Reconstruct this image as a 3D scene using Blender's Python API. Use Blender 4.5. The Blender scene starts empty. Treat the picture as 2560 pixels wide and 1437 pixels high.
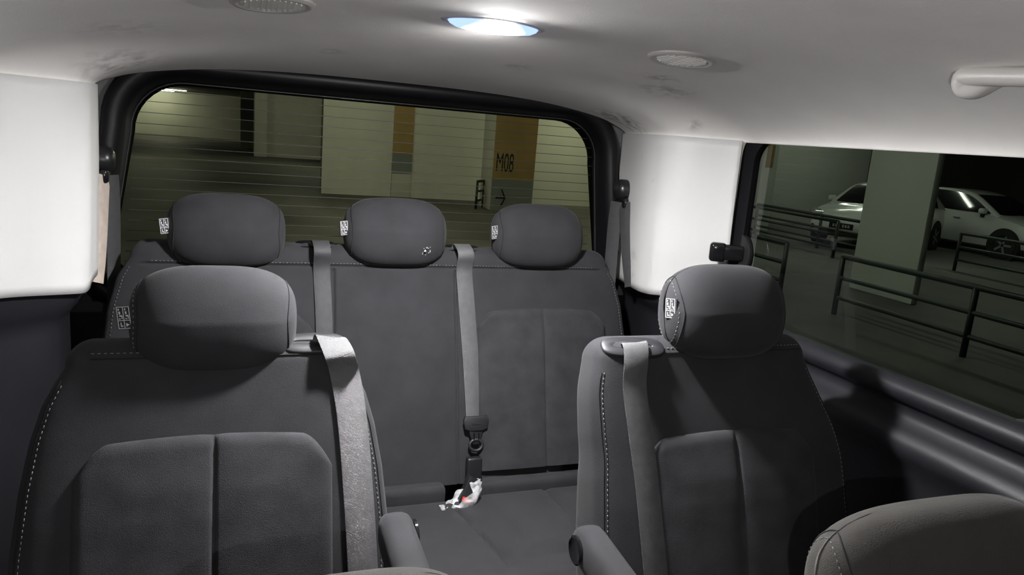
import bpy, bmesh, math, random
import numpy as np
from mathutils import Vector, Matrix, noise

random.seed(7)
scene = bpy.context.scene
COL = scene.collection
pi = math.pi

# ------------------------------------------------------------------ camera
cam_d = bpy.data.cameras.new('camera')
cam = bpy.data.objects.new('camera', cam_d)
COL.objects.link(cam)
right = Vector((0.93540543, -0.34428977, 0.08050609))
down = Vector((0.00598888, -0.21223005, -0.97720138))
fwd = Vector((0.35352625, 0.91456162, -0.19645924))
cam.matrix_world = Matrix((
    (right.x, -down.x, -fwd.x, -0.39),
    (right.y, -down.y, -fwd.y, 0.0),
    (right.z, -down.z, -fwd.z, 1.25),
    (0, 0, 0, 1)))
cam_d.sensor_width = 36.0
cam_d.lens = 1859.46 / 2560 * 36.0
cam_d.clip_start = 0.02
cam_d.clip_end = 300
scene.camera = cam

# ------------------------------------------------------------------ world, exposure, lamp strengths
world = bpy.data.worlds.new('night')
scene.world = world
world.use_nodes = True
world.node_tree.nodes['Background'].inputs[0].default_value = (0.75, 0.85, 0.8, 1)
world.node_tree.nodes['Background'].inputs[1].default_value = 0.004
scene.view_settings.view_transform = 'Standard'
scene.view_settings.look = 'None'
scene.view_settings.gamma = 1.0
scene.view_settings.exposure = 0.0
scene.view_settings.use_curve_mapping = False
DOME = 3850.0        # emission of the LED in the lit roof lamp
TORCH = 14.0         # watts of the phone light beside the viewer
FRONT = 4.0         # watts of the front reading lamp
GARAGE = 120.0       # emission of the garage tubes

# ------------------------------------------------------------------ materials
def new_mat(name):
    m = bpy.data.materials.new(name)
    m.use_nodes = True
    nt = m.node_tree
    return m, nt, nt.nodes, nt.links, nt.nodes['Principled BSDF']

def mat(name, col, rough=0.5, spec=0.5, metal=0.0, noise_scale=None, noise_amt=0.15, bump_scale=None, bump=0.0,
        sheen=0.0, coat=0.0, wave=None):
    m, nt, N, L, b = new_mat(name)
    b.inputs['Base Color'].default_value = (*col, 1)
    b.inputs['Roughness'].default_value = rough
    b.inputs['Specular IOR Level'].default_value = spec
    b.inputs['Metallic'].default_value = metal
    if sheen:
        b.inputs['Sheen Weight'].default_value = sheen
        b.inputs['Sheen Roughness'].default_value = 0.45
    if coat:
        b.inputs['Coat Weight'].default_value = coat
        b.inputs['Coat Roughness'].default_value = 0.08
    tc = N.new('ShaderNodeTexCoord')
    if noise_scale:
        n = N.new('ShaderNodeTexNoise')
        n.inputs['Scale'].default_value = noise_scale
        n.inputs['Detail'].default_value = 6
        L.new(tc.outputs['Object'], n.inputs['Vector'])
        r = N.new('ShaderNodeValToRGB')
        r.color_ramp.elements[0].position = 0.3
        r.color_ramp.elements[1].position = 0.7
        r.color_ramp.elements[0].color = (*[c * (1 - noise_amt) for c in col], 1)
        r.color_ramp.elements[1].color = (*[min(1, c * (1 + noise_amt)) for c in col], 1)
        L.new(n.outputs['Fac'], r.inputs['Fac'])
        L.new(r.outputs['Color'], b.inputs['Base Color'])
    if bump_scale:
        n2 = N.new('ShaderNodeTexNoise')
        n2.inputs['Scale'].default_value = bump_scale
        n2.inputs['Detail'].default_value = 3
        L.new(tc.outputs['Object'], n2.inputs['Vector'])
        bp = N.new('ShaderNodeBump')
        bp.inputs['Strength'].default_value = bump
        bp.inputs['Distance'].default_value = 0.002
        L.new(n2.outputs['Fac'], bp.inputs['Height'])
        if wave:
            w = N.new('ShaderNodeTexWave')
            w.inputs['Scale'].default_value = wave
            w.inputs['Distortion'].default_value = 0.6
            w.bands_direction = 'DIAGONAL'
            L.new(tc.outputs['Object'], w.inputs['Vector'])
            bp2 = N.new('ShaderNodeBump')
            bp2.inputs['Strength'].default_value = bump
            bp2.inputs['Distance'].default_value = 0.001
            L.new(w.outputs['Fac'], bp2.inputs['Height'])
            L.new(bp.outputs['Normal'], bp2.inputs['Normal'])
            L.new(bp2.outputs['Normal'], b.inputs['Normal'])
        else:
            L.new(bp.outputs['Normal'], b.inputs['Normal'])
    return m

def spots_mat(name, col, rough, spots, dark, noise_scale=3.0, noise_amt=0.05, bump_scale=400, bump=0.15, spec=0.3):
    """cloth or plastic with individual grimy smudges at given places (real stains)"""
    m = mat(name, col, rough, spec, noise_scale=noise_scale, noise_amt=noise_amt, bump_scale=bump_scale, bump=bump)
    nt = m.node_tree; N = nt.nodes; L = nt.links
    b = N['Principled BSDF']
    base = b.inputs['Base Color'].links[0].from_socket
    tc = N.new('ShaderNodeTexCoord')
    nz = N.new('ShaderNodeTexNoise'); nz.inputs['Scale'].default_value = 38; nz.inputs['Detail'].default_value = 5
    L.new(tc.outputs['Object'], nz.inputs['Vector'])
    nr = N.new('ShaderNodeMapRange'); nr.inputs['From Min'].default_value = 0.42; nr.inputs['From Max'].default_value = 0.62
    L.new(nz.outputs['Fac'], nr.inputs['Value'])
    acc = None
    for (x, y, z, rad, amt) in spots:
        d = N.new('ShaderNodeVectorMath'); d.operation = 'DISTANCE'
        L.new(tc.outputs['Object'], d.inputs[0]); d.inputs[1].default_value = (x, y, z)
        mr = N.new('ShaderNodeMapRange'); mr.interpolation_type = 'SMOOTHSTEP'
        mr.inputs['From Min'].default_value = 0.0; mr.inputs['From Max'].default_value = rad
        mr.inputs['To Min'].default_value = amt; mr.inputs['To Max'].default_value = 0.0
        L.new(d.outputs['Value'], mr.inputs['Value'])
        if acc is None:
            acc = mr.outputs['Result']
        else:
            mx = N.new('ShaderNodeMath'); mx.operation = 'MAXIMUM'
            L.new(acc, mx.inputs[0]); L.new(mr.outputs['Result'], mx.inputs[1]); acc = mx.outputs[0]
    mul = N.new('ShaderNodeMath'); mul.operation = 'MULTIPLY'
    L.new(acc, mul.inputs[0]); L.new(nr.outputs['Result'], mul.inputs[1])
    mix = N.new('ShaderNodeMix'); mix.data_type = 'RGBA'
    L.new(mul.outputs[0], mix.inputs['Factor']); L.new(base, mix.inputs['A'])
    mix.inputs['B'].default_value = (*dark, 1)
    L.new(mix.outputs['Result'], b.inputs['Base Color'])
    return m

def emit(name, col, strength):
    m = bpy.data.materials.new(name); m.use_nodes = True
    N = m.node_tree.nodes; N.clear()
    o = N.new('ShaderNodeOutputMaterial'); e = N.new('ShaderNodeEmission')
    e.inputs[0].default_value = (*col, 1); e.inputs[1].default_value = strength
    m.node_tree.links.new(e.outputs[0], o.inputs[0])
    return m

def tinted_glass(name, col, refl=0.06):
    m = bpy.data.materials.new(name); m.use_nodes = True
    nt = m.node_tree; N = nt.nodes; L = nt.links; N.clear()
    o = N.new('ShaderNodeOutputMaterial')
    t = N.new('ShaderNodeBsdfTransparent'); t.inputs[0].default_value = (*col, 1)
    g = N.new('ShaderNodeBsdfGlossy'); g.inputs['Roughness'].default_value = 0.02
    g.inputs['Color'].default_value = (1, 1, 1, 1)
    fr = N.new('ShaderNodeFresnel'); fr.inputs['IOR'].default_value = 1.4
    ml = N.new('ShaderNodeMath'); ml.operation = 'MULTIPLY'; ml.inputs[1].default_value = refl
    L.new(fr.outputs[0], ml.inputs[0])
    mx = N.new('ShaderNodeMixShader')
    L.new(ml.outputs[0], mx.inputs[0]); L.new(t.outputs[0], mx.inputs[1]); L.new(g.outputs[0], mx.inputs[2])
    L.new(mx.outputs[0], o.inputs[0])
    return m

M = {}
M['fabric'] = mat('seat fabric', (0.0240, 0.0235, 0.0262), 0.85, 0.22, noise_scale=14, noise_amt=0.14, bump_scale=900, bump=0.35, sheen=0.05)
M['fabric_ribbed'] = mat('ribbed seat fabric', (0.0270, 0.0264, 0.0292), 0.85, 0.22, noise_scale=20, noise_amt=0.22, bump_scale=700, bump=0.45, sheen=0.05)
M['fabric_brown'] = mat('brown grey knit fabric', (0.040, 0.037, 0.034), 0.85, 0.25, noise_scale=14, noise_amt=0.12, bump_scale=600, bump=0.5, sheen=0.1)
M['thread'] = mat('thread', (0.16, 0.16, 0.165), 0.7)
M['seam'] = mat('seam shadow gap', (0.006, 0.006, 0.007), 0.9)
M['belt'] = mat('belt webbing', (0.088, 0.088, 0.091), 0.34, 0.6, noise_scale=60, noise_amt=0.12, bump_scale=900, bump=0.5, wave=260)
M['belt_dark'] = mat('old belt webbing', (0.045, 0.045, 0.048), 0.6, 0.35, noise_scale=60, noise_amt=0.1, bump_scale=900, bump=0.4)
M['belt_beige'] = mat('beige belt webbing', (0.45, 0.38, 0.33), 0.7, 0.3, noise_scale=60, noise_amt=0.1)
M['black_plastic'] = mat('black plastic', (0.012, 0.012, 0.013), 0.32, 0.5, bump_scale=500, bump=0.05)
M['grey_plastic'] = mat('dark grey plastic', (0.014, 0.014, 0.016), 0.5, 0.4, bump_scale=500, bump=0.1)
M['gloss_black'] = mat('shiny black plastic', (0.008, 0.008, 0.009), 0.12, 0.5)
M['rubber'] = mat('window seal rubber', (0.0045, 0.0045, 0.006), 0.45, 0.35)
M['wall_dark'] = mat('dark trim plastic', (0.013, 0.013, 0.016), 0.46, 0.28, noise_scale=8, noise_amt=0.1, bump_scale=700, bump=0.15)
M['chrome'] = mat('tongue steel', (0.6, 0.6, 0.62), 0.18, 0.5, metal=1.0)
M['red'] = mat('red button', (0.6, 0.03, 0.02), 0.4)
M['tag'] = mat('tag cloth', (0.02, 0.02, 0.022), 0.8)
M['print'] = mat('tag print', (0.50, 0.50, 0.50), 0.7)
M['carpet'] = mat('van floor vinyl', (0.55, 0.53, 0.50), 0.95, 0.1, bump_scale=600, bump=0.8)
M['grey_trim'] = mat('roof fitting plastic', (0.50, 0.48, 0.46), 0.4, 0.4)
M['glass_rear'] = tinted_glass('rear tinted glass', (0.42, 0.41, 0.31))
M['glass_side'] = tinted_glass('side tinted glass', (0.25, 0.28, 0.25))
M['glass_front'] = tinted_glass('windscreen glass', (0.7, 0.75, 0.72))
M['shaded_trim'] = mat('tailgate trim', (0.16, 0.16, 0.165), 0.6, 0.3)  # grey stands in for the shadow around the rear window frame
M['wire'] = mat('heater wire', (0.02, 0.015, 0.01), 0.6)

# ------------------------------------------------------------------ helpers
def link(o, parent=None):
    COL.objects.link(o)
    if parent is not None:
        o.parent = parent
    return o

def mesh(name, verts, faces, material, parent=None, smooth=True):
    me = bpy.data.meshes.new(name)
    me.from_pydata([tuple(map(float, v)) for v in verts], [], faces)
    me.materials.append(material)
    me.polygons.foreach_set('use_smooth', [smooth] * len(me.polygons))
    me.update()
    return link(bpy.data.objects.new(name, me), parent)

def from_bm(name, bm, material, parent=None, smooth=False, angle=None):
    me = bpy.data.meshes.new(name)
    bmesh.ops.recalc_face_normals(bm, faces=bm.faces)
    bm.to_mesh(me); bm.free()
    me.materials.append(material)
    me.polygons.foreach_set('use_smooth', [smooth or angle is not None] * len(me.polygons))
    if angle is not None:
        me.set_sharp_from_angle(angle=math.radians(angle))
    me.update()
    return link(bpy.data.objects.new(name, me), parent)

def tag(o, label=None, cat=None, group=None, kind=None):
    if label: o['label'] = label
    if cat: o['category'] = cat
    if group: o['group'] = group
    if kind: o['kind'] = kind
    return o

def empty(name, loc=(0, 0, 0), rz=0.0):
    o = bpy.data.objects.new(name, None)
    o.empty_display_size = 0.1
    o.location = loc; o.rotation_euler = (0, 0, rz)
    return link(o)

def grid_faces(nu, nv, close_u=False, off=0):
    """vertex index = off + j*nu + i"""
    f = []
    for j in range(nv - 1):
        for i in range(nu if close_u else nu - 1):
            a = off + j * nu + i; b = off + j * nu + (i + 1) % nu
            f.append((a, b, b + nu, a + nu))
    return f

def box_bm(bm, lo, hi, bevel=0.0, seg=2, mtx=None):
    lo = Vector(lo); hi = Vector(hi)
    r = bmesh.ops.create_cube(bm, size=1.0)
    c = (lo + hi) / 2; s = hi - lo
    for v in r['verts']:
        v.co = Vector((v.co.x * s.x, v.co.y * s.y, v.co.z * s.z)) + c
    vs = list(r['verts'])
    if bevel:
        ed = list({e for v in vs for e in v.link_edges})
        g = bmesh.ops.bevel(bm, geom=ed, offset=bevel, segments=seg, affect='EDGES', profile=0.5)
        vs = list({v for f in g['faces'] for v in f.verts} | {v for v in vs if v.is_valid})
    if mtx is not None:
        bmesh.ops.transform(bm, matrix=mtx, verts=vs)
    return vs

def box(name, lo, hi, material, parent=None, bevel=0.0, seg=2, mtx=None, smooth=False):
    bm = bmesh.new(); box_bm(bm, lo, hi, bevel, seg, mtx)
    return from_bm(name, bm, material, parent, angle=40 if bevel else None)

def tube_data(pts, r, seg=8, closed=False, r_end=None):
    pts = [Vector(p) for p in pts]; n = len(pts); V = []; F = []
    up = Vector((0, 0, 1))
    prev = None
    for i, p in enumerate(pts):
        a = pts[i - 1] if (i > 0 or closed) else p
        b = pts[(i + 1) % n] if (i < n - 1 or closed) else p
        t = (b - a).normalized()
        if prev is None:
            ref = up if abs(t.z) < 0.9 else Vector((1, 0, 0))
            nrm = (ref - t * ref.dot(t)).normalized()
        else:
            nrm = (prev - t * prev.dot(t)).normalized()
        prev = nrm
        bn = t.cross(nrm)
        rr = r if r_end is None else r + (r_end - r) * i / (n - 1)
        for k in range(seg):
            a2 = 2 * pi * k / seg
            V.append(p + nrm * math.cos(a2) * rr + bn * math.sin(a2) * rr)
    F = grid_faces(seg, n, True)
    if closed:
        o = (n - 1) * seg
        F += [(o + k, o + (k + 1) % seg, (k + 1) % seg, k) for k in range(seg)]
    else:
        F.append(tuple(range(seg - 1, -1, -1))); F.append(tuple((n - 1) * seg + k for k in range(seg)))
    return V, F

def tube(name, pts, r, material, parent=None, seg=8, closed=False, r_end=None):
    V, F = tube_data(pts, r, seg, closed, r_end)
    return mesh(name, V, F, material, parent)

def smooth_path(pts, n=40):
    """Catmull-Rom through pts"""
    P = [np.array(p, float) for p in pts]
    P = [2 * P[0] - P[1]] + P + [2 * P[-1] - P[-2]]
    out = []
    m = len(P) - 3
    for i in range(n):
        u = i / (n - 1) * m
        k = min(int(u), m - 1); t = u - k
        a, b, c, d = P[k], P[k + 1], P[k + 2], P[k + 3]
        out.append(0.5 * ((2 * b) + (-a + c) * t + (2 * a - 5 * b + 4 * c - d) * t * t + (-a + 3 * b - 3 * c + d) * t ** 3))
    return out

def ribbon(name, pts, width, material, parent=None, thick=0.0016, wdir=(1, 0, 0), n=48, wdir2=None):
    """flat webbing: thickness across the path, width along wdir"""
    P = smooth_path(pts, n)
    V = []
    for i, p in enumerate(P):
        t = P[min(i + 1, n - 1)] - P[max(i - 1, 0)]; t /= np.linalg.norm(t)
        w = np.array(wdir, float)
        if wdir2 is not None:
            k = i / (n - 1); w = w * (1 - k) + np.array(wdir2, float) * k
        w -= t * w.dot(t); w /= np.linalg.norm(w)
        nn = np.cross(t, w)
        h = width / 2
        for (a, b) in ((-h, -.3), (-h * .97, -.5), (h * .97, -.5), (h, -.3), (h, .3), (h * .97, .5), (-h * .97, .5), (-h, .3)):
            V.append(p + w * a + nn * b * thick)
    F = grid_faces(8, n, True)
    F.append(tuple(range(7, -1, -1))); F.append(tuple((n - 1) * 8 + k for k in range(8)))
    o = mesh(name, V, F, material, parent)
    o.data.set_sharp_from_angle(angle=math.radians(50))
    return o

def prism(name, outline, depth, material, parent=None, bevel=0.0, frame=None, seg=2):
    """outline of 2D points in the XZ plane of `frame` (x, -, z), thickened along its y"""
    bm = bmesh.new()
    vs = [bm.verts.new((p[0], 0, p[1])) for p in outline]
    f = bm.faces.new(vs)
    r = bmesh.ops.extrude_face_region(bm, geom=[f])
    nv = [g for g in r['geom'] if isinstance(g, bmesh.types.BMVert)]
    bmesh.ops.translate(bm, verts=nv, vec=(0, depth, 0))
    if bevel:
        ed = [e for e in bm.edges if len(e.link_faces) == 2 and abs(e.link_faces[0].normal.dot(e.link_faces[1].normal)) < 0.3]
        bm.normal_update()
        bmesh.ops.recalc_face_normals(bm, faces=bm.faces)
        ed = [e for e in bm.edges if e.calc_face_angle(0) > 1.2]
        bmesh.ops.bevel(bm, geom=ed, offset=bevel, segments=seg, affect='EDGES', profile=0.5)
    if frame is not None:
        bmesh.ops.transform(bm, matrix=frame, verts=bm.verts)
    return from_bm(name, bm, material, parent, angle=35)

def round_rect(hw, hh, r, n=6, cx=0, cz=0):
    pts = []
    for (sx, sz, a0) in ((1, 1, 0), (-1, 1, 90), (-1, -1, 180), (1, -1, 270)):
        for k in range(n + 1):
            a = math.radians(a0 + 90 * k / n)
            pts.append((cx + sx * (hw - r) + r * math.cos(a), cz + sz * (hh - r) + r * math.sin(a)))
    return pts

def revolve(name, prof, material, parent=None, seg=40, mtx=None):
    """prof: list of (r, z)"""
    V = []
    for (r, z) in prof:
        for k in range(seg):
            a = 2 * pi * k / seg
            V.append(Vector((r * math.cos(a), r * math.sin(a), z)))
    F = grid_faces(seg, len(prof), True)
    if prof[-1][0] > 1e-6: F.append(tuple((len(prof) - 1) * seg + k for k in range(seg)))
    if prof[0][0] > 1e-6: F.append(tuple(range(seg - 1, -1, -1)))
    if mtx is not None:
        V = [mtx @ v for v in V]
    o = mesh(name, V, F, material, parent)
    o.data.set_sharp_from_angle(angle=math.radians(40))
    return o

def sstep(a, b, x):
    t = min(1.0, max(0.0, (x - a) / (b - a)))
    return t * t * (3 - 2 * t)

def interp(x, tab):
    return float(np.interp(x, [t[0] for t in tab], [t[1] for t in tab]))

def sinterp(x, tab):
    """smoothstep-blended table lookup"""
    if x <= tab[0][0]: return tab[0][1]
    for (a, va), (b, vb) in zip(tab, tab[1:]):
        if x <= b:
            return va + (vb - va) * sstep(a, b, x)
    return tab[-1][1]

def stitches(name, pts, parent, length=0.0045, gap=0.0035, r=0.0007, material=None):
    """a dashed sewing line through pts; tiny dashes joined into one part"""
    P = [Vector(p) for p in pts]
    V = []; F = []
    acc = 0.0
    dense = []
    for a, b in zip(P, P[1:]):
        k = max(1, int((b - a).length / 0.001))
        for i in range(k): dense.append(a + (b - a) * i / k)
    step = 0.001
    period = length + gap
    L = len(dense) * step
    i = 0.0
    while i + length < L:
        a = dense[int(i / step)]; b = dense[min(len(dense) - 1, int((i + length) / step))]
        v, f = tube_data([a, b], r, 5)
        o = len(V); V += v; F += [tuple(o + q for q in ff) for ff in f]
        i += period
    return mesh(name, V, F, material or M['thread'], parent)

# ================================================================== VAN SHELL
def wall_x(y):
    """half width of the cabin trim along its length (the rear pillars bulge inward)"""
    return sinterp(y, [(1.53, 0.797), (1.71, 0.655), (1.75, 0.652), (2.02, 0.69)])

def roof_z(x, y):
    A = 0.144 - 0.066 * max(0.0, (y - 1.08) / 0.91) ** 1.25 - 0.03 * max(0.0, (1.0 - y) / 1.7) ** 1.5
    w = wall_x(y) + 0.004
    k = min(1.0, abs(x) / w)
    return 1.285 + A * max(0.0, 1 - k ** 2.8) ** 0.62

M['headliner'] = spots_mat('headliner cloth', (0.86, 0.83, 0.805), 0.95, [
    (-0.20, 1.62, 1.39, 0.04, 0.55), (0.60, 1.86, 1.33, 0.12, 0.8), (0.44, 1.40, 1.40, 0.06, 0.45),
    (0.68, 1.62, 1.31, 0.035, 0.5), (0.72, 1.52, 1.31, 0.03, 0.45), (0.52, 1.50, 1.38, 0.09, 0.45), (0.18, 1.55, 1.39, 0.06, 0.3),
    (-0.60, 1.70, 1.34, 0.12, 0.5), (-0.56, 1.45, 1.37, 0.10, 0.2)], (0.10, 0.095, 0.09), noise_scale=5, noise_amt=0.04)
M['white_trim'] = spots_mat('white pillar trim', (0.60, 0.59, 0.582), 0.40, [
    (0.66, 1.73, 1.17, 0.014, 0.8), (0.665, 1.80, 1.23, 0.02, 0.5), (0.67, 1.80, 0.96, 0.05, 0.4), (0.668, 1.79, 0.90, 0.03, 0.4)],
    (0.25, 0.25, 0.25), noise_scale=3, noise_amt=0.03, bump_scale=250, bump=0.04, spec=0.4)

# headliner
xs = [math.sin(t) for t in np.linspace(-pi / 2, pi / 2, 81)]
ys = list(np.linspace(-0.75, 1.3, 22)) + list(np.linspace(1.32, 1.985, 36))
V = []
for y in ys:
    w = wall_x(y) + 0.004
    for s in xs:
        V.append((s * w, y, roof_z(s * w, y)))
o = mesh('ceiling', V, grid_faces(len(xs), len(ys)), M['headliner'])
tag(o, 'pale grey cloth headliner of the van, grubby towards the rear corners', 'ceiling', kind='structure')
sol = o.modifiers.new('thick', 'SOLIDIFY'); sol.thickness = 0.02; sol.offset = 1

# floor
o = box('floor', (-0.86, -0.9, -0.06), (0.86, 2.1, 0.0), M['carpet'])
tag(o, 'pale vinyl floor of the van', 'floor', kind='structure')

def side(sg, nm):
    # dark lower panel, a swept moulding following the trim line
    prof = [(0.012, 0.868), (-0.008, 0.866), (-0.020, 0.858), (-0.027, 0.846), (-0.022, 0.832), (-0.004, 0.822), (0.004, 0.806),
            (-0.002, 0.790), (-0.020, 0.780), (-0.034, 0.768), (-0.040, 0.752), (-0.034, 0.734), (-0.014, 0.715), (-0.006, 0.68), (-0.002, 0.62),
            (-0.010, 0.56), (-0.034, 0.525), (-0.046, 0.50), (-0.05, 0.46), (-0.04, 0.42), (-0.012, 0.40), (0.0, 0.36), (0.0, 0.0)]
    ysl = list(np.linspace(-0.85, 1.40, 24)) + list(np.linspace(1.42, 2.03, 30))
    V = []
    for y in ysl:
        k = sstep(1.35, 1.5, y)
        for (dx, z) in prof:
            d = dx * (1 - k) + (0.014) * k
            d += 0.045 * k * sstep(0.87, 0.80, z)
            V.append((sg * (wall_x(y) + 0.004 + d), y, z + 0.055 * k * sstep(0.84, 0.86, z)))
    o = mesh('wall_' + nm, V, grid_faces(len(prof), len(ysl)), M['wall_dark'])
    tag(o, 'dark moulded plastic wall panel under the %s windows' % ('right-hand' if sg > 0 else 'left-hand'), 'wall panel', kind='structure')
    s = o.modifiers.new('thick', 'SOLIDIFY'); s.thickness = 0.02; s.offset = 1 if sg > 0 else -1
    return o

side(1, 'right'); side(-1, 'left')

def pillar_trim(sg, num, y0, y1, label, z0=None, z1=1.289, rear_corner=0.0):
    ysl = list(np.linspace(y0, y1, 44)); us = list(np.linspace(0, 1, 22)); zs = us
    V = []
    for y in ysl:
        zl = z0 if z0 else 0.888 - 0.022 * sstep(1.53, 1.75, y) + (0.025 * sstep(1.68, 1.745, y) if sg < 0 else 0)
        for u in us:
            z = zl + (z1 - zl) * u
            flare = 0.012 * ((1.29 - z) / 0.44) ** 2
            zz = z
            V.append((sg * (wall_x(y) + flare - 0.004), y, zz))
    o = mesh('trim_%d' % num, V, grid_faces(len(zs), len(ysl)), M['white_trim'])
    s = o.modifiers.new('thick', 'SOLIDIFY'); s.thickness = 0.006; s.offset = -1 if sg > 0 else 1
    tag(o, label, 'pillar trim', kind='structure')
    return o

pillar_trim(1, 1, 1.555, 1.985, 'white rear pillar trim between the right window and the rear window')
pillar_trim(-1, 2, 1.545, 1.80, 'white rear pillar trim on the left, plain and bright')
pillar_trim(-1, 3, 1.84, 1.985, 'narrow white trim behind the left rear pillar')
pillar_trim(1, 4, 0.58, 0.735, 'white middle pillar trim in front of the right window', 0.85)
pillar_trim(-1, 5, 0.58, 0.735, 'white middle pillar trim on the left side', 0.85)

# ---------------- windows
def ring_window(name, outline_fn, plane, frame_mat, glass_mat, label, frame_w, depth, sg=1):
    pass

def yz_round(y0, y1, z0, z1, r, n=8):
    cy, cz = (y0 + y1) / 2, (z0 + z1) / 2
    return round_rect((y1 - y0) / 2, (z1 - z0) / 2, r, n, cy, cz)

def side_window(sg, num, y0, y1, label, glass, x=0.815, hinge=False):
    root = empty('window_%d' % num, (sg * x, (y0 + y1) / 2, 0.85))
    tag(root, label, 'window', kind='structure')
    z0, z1 = 0.86, 1.305
    outer = yz_round(y0 - 0.03, y1 + 0.042, z0 - 0.015, z1 + 0.02, 0.075)
    inner = yz_round(y0, y1, z0 + 0.004, z1 - 0.012, 0.055)
    n = len(outer)
    V = []; L = root.location
    for (pts, xx) in ((outer, x + 0.012), (outer, x - 0.012), (inner, x - 0.006), (inner, x + 0.012)):
        for (a, b) in pts:
            V.append((sg * xx - L.x, a - L.y, b - L.z))
    F = grid_faces(n, 4, True)
    o = mesh('window_frame', V, F, M['rubber'], root)
    o.data.set_sharp_from_angle(angle=math.radians(40))
    g = [(sg * (x + 0.006) - L.x, a - L.y, b - L.z) for (a, b) in inner]
    o = mesh('pane', g, [tuple(range(len(g)))], glass, root, smooth=False)
    return root

w2 = side_window(1, 2, 0.745, 1.530, 'tinted right side window with black rubber frame and rear latch', M['glass_side'])
side_window(-1, 3, 0.745, 1.48, 'tinted left side window outside the picture', M['glass_side'])
side_window(1, 4, -0.7, 0.55, 'front right door window', M['glass_front'])
side_window(-1, 5, -0.7, 0.55, 'front left door window', M['glass_front'])

# latch of the opening side window, a part of the window
L2 = w2.location
def loc2(pts): return [(p[0] - L2.x, p[1] - L2.y, p[2] - L2.z) for p in pts]
half = [(0.0, -0.052)] + [(0.038 * math.cos(a), 0.052 * math.sin(a)) for a in np.linspace(-pi / 2, pi / 2, 17)] + [(0.0, 0.052)]
fr = Matrix(((0, 1, 0, 0.790 - L2.x), (-1, 0, 0, 1.512 - L2.y), (0, 0, 1, 1.010 - L2.z), (0, 0, 0, 1)))
lat = prism('latch_plate', half, 0.016, M['black_plastic'], w2, 0.005, fr)
bm = bmesh.new()
box_bm(bm, (-0.036, -0.012, -0.020), (0.036, 0.012, 0.020), 0.009, 3,
       Matrix.Translation((0.768 - L2.x, 1.520 - L2.y, 1.015 - L2.z)) @ Matrix.Rotation(math.radians(-32), 4, 'Z'))
arm = from_bm('latch_arm', bm, M['gloss_black'], w2, angle=40)
bm = bmesh.new()
box_bm(bm, (-0.020, -0.013, -0.024), (0.020, 0.013, 0.024), 0.009, 3,
       Matrix.Translation((0.742 - L2.x, 1.535 - L2.y, 1.014 - L2.z)) @ Matrix.Rotation(math.radians(-30), 4, 'Z'))
from_bm('latch_motor_cap', bm, M['gloss_black'], w2, angle=40)

# rear window: swept rubber frame, glass, heater wires
def rear_outline(inset, n=9):
    pts = []
    top = 1.362 - inset; bot = 0.79 + inset
    hw_t = 0.662 - inset; hw_b = 0.712 - inset
    r = 0.150 - inset * 0.6
    for k in range(n + 1):
        a = math.radians(90 * k / n)
        pts.append((hw_t - r + r * math.cos(a), top - r + r * math.sin(a)))
    for k in range(n + 1):
        a = math.radians(90 + 90 * k / n)
        pts.append((-(hw_t - r) + r * math.cos(a), top - r + r * math.sin(a)))
    r2 = 0.06
    for k in range(n + 1):
        a = math.radians(180 + 90 * k / n)
        pts.append((-(hw_b - r2) + r2 * math.cos(a), bot + r2 + r2 * math.sin(a)))
    for k in range(n + 1):
        a = math.radians(270 + 90 * k / n)
        pts.append(((hw_b - r2) + r2 * math.cos(a), bot + r2 + r2 * math.sin(a)))
    return pts

w1 = empty('window_1', (0, 2.04, 0.60))
tag(w1, 'wide tinted rear window with thick black rubber surround and heater wires', 'window', kind='structure')
secs = [(-0.012, 2.03), (-0.012, 1.978), (-0.004, 1.962), (0.008, 1.957), (0.022, 1.962), (0.034, 1.980), (0.040, 2.02), (0.046, 2.040), (0.052, 2.046)]
V = []
for (ins, y) in secs:
    for (x, z) in rear_outline(ins):
        V.append((x, y - 2.04, z - 0.60))
n = len(rear_outline(0))
mesh('window_frame', V, grid_faces(n, len(secs), True), M['rubber'], w1)
def pane_y(z): return 2.047 - 0.09 * (z - 0.84)      # the tailgate glass leans in at the top
g = [(x, pane_y(z) - 2.04, z - 0.60) for (x, z) in rear_outline(0.050)]
mesh('pane', g, [tuple(range(len(g)))], M['glass_rear'], w1, smooth=False)
# slim bright bead along the inside of the rubber at its upper corners
V, F = tube_data([(x, pane_y(z) - 0.008 - 2.04, z - 0.60) for (x, z) in rear_outline(0.0475)], 0.0016, 6, True)
mesh('bead', V, F, mat('seal bead', (0.05, 0.05, 0.055), 0.25, 0.6), w1)
def half_w(z):
    pts = rear_outline(0.05)
    if z > 1.16:
        c = 1.362 - 0.05 - 0.12; r = 0.12
        d = max(0.0, r * r - max(0, z - c) ** 2)
        return 0.662 - 0.05 - r + math.sqrt(d)
    return 0.612 + (1.16 - z) / 0.56 * 0.06
wm = None
for k in range(17):
    z = 1.292 - 0.0262 * k
    hw = half_w(z) - 0.004
    o = box('heater_wire', (-hw, pane_y(z) - 2.0435, z - 0.60 - 0.0007), (hw, pane_y(z) - 2.0425, z - 0.60 + 0.0007), M['wire'], w1)

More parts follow.
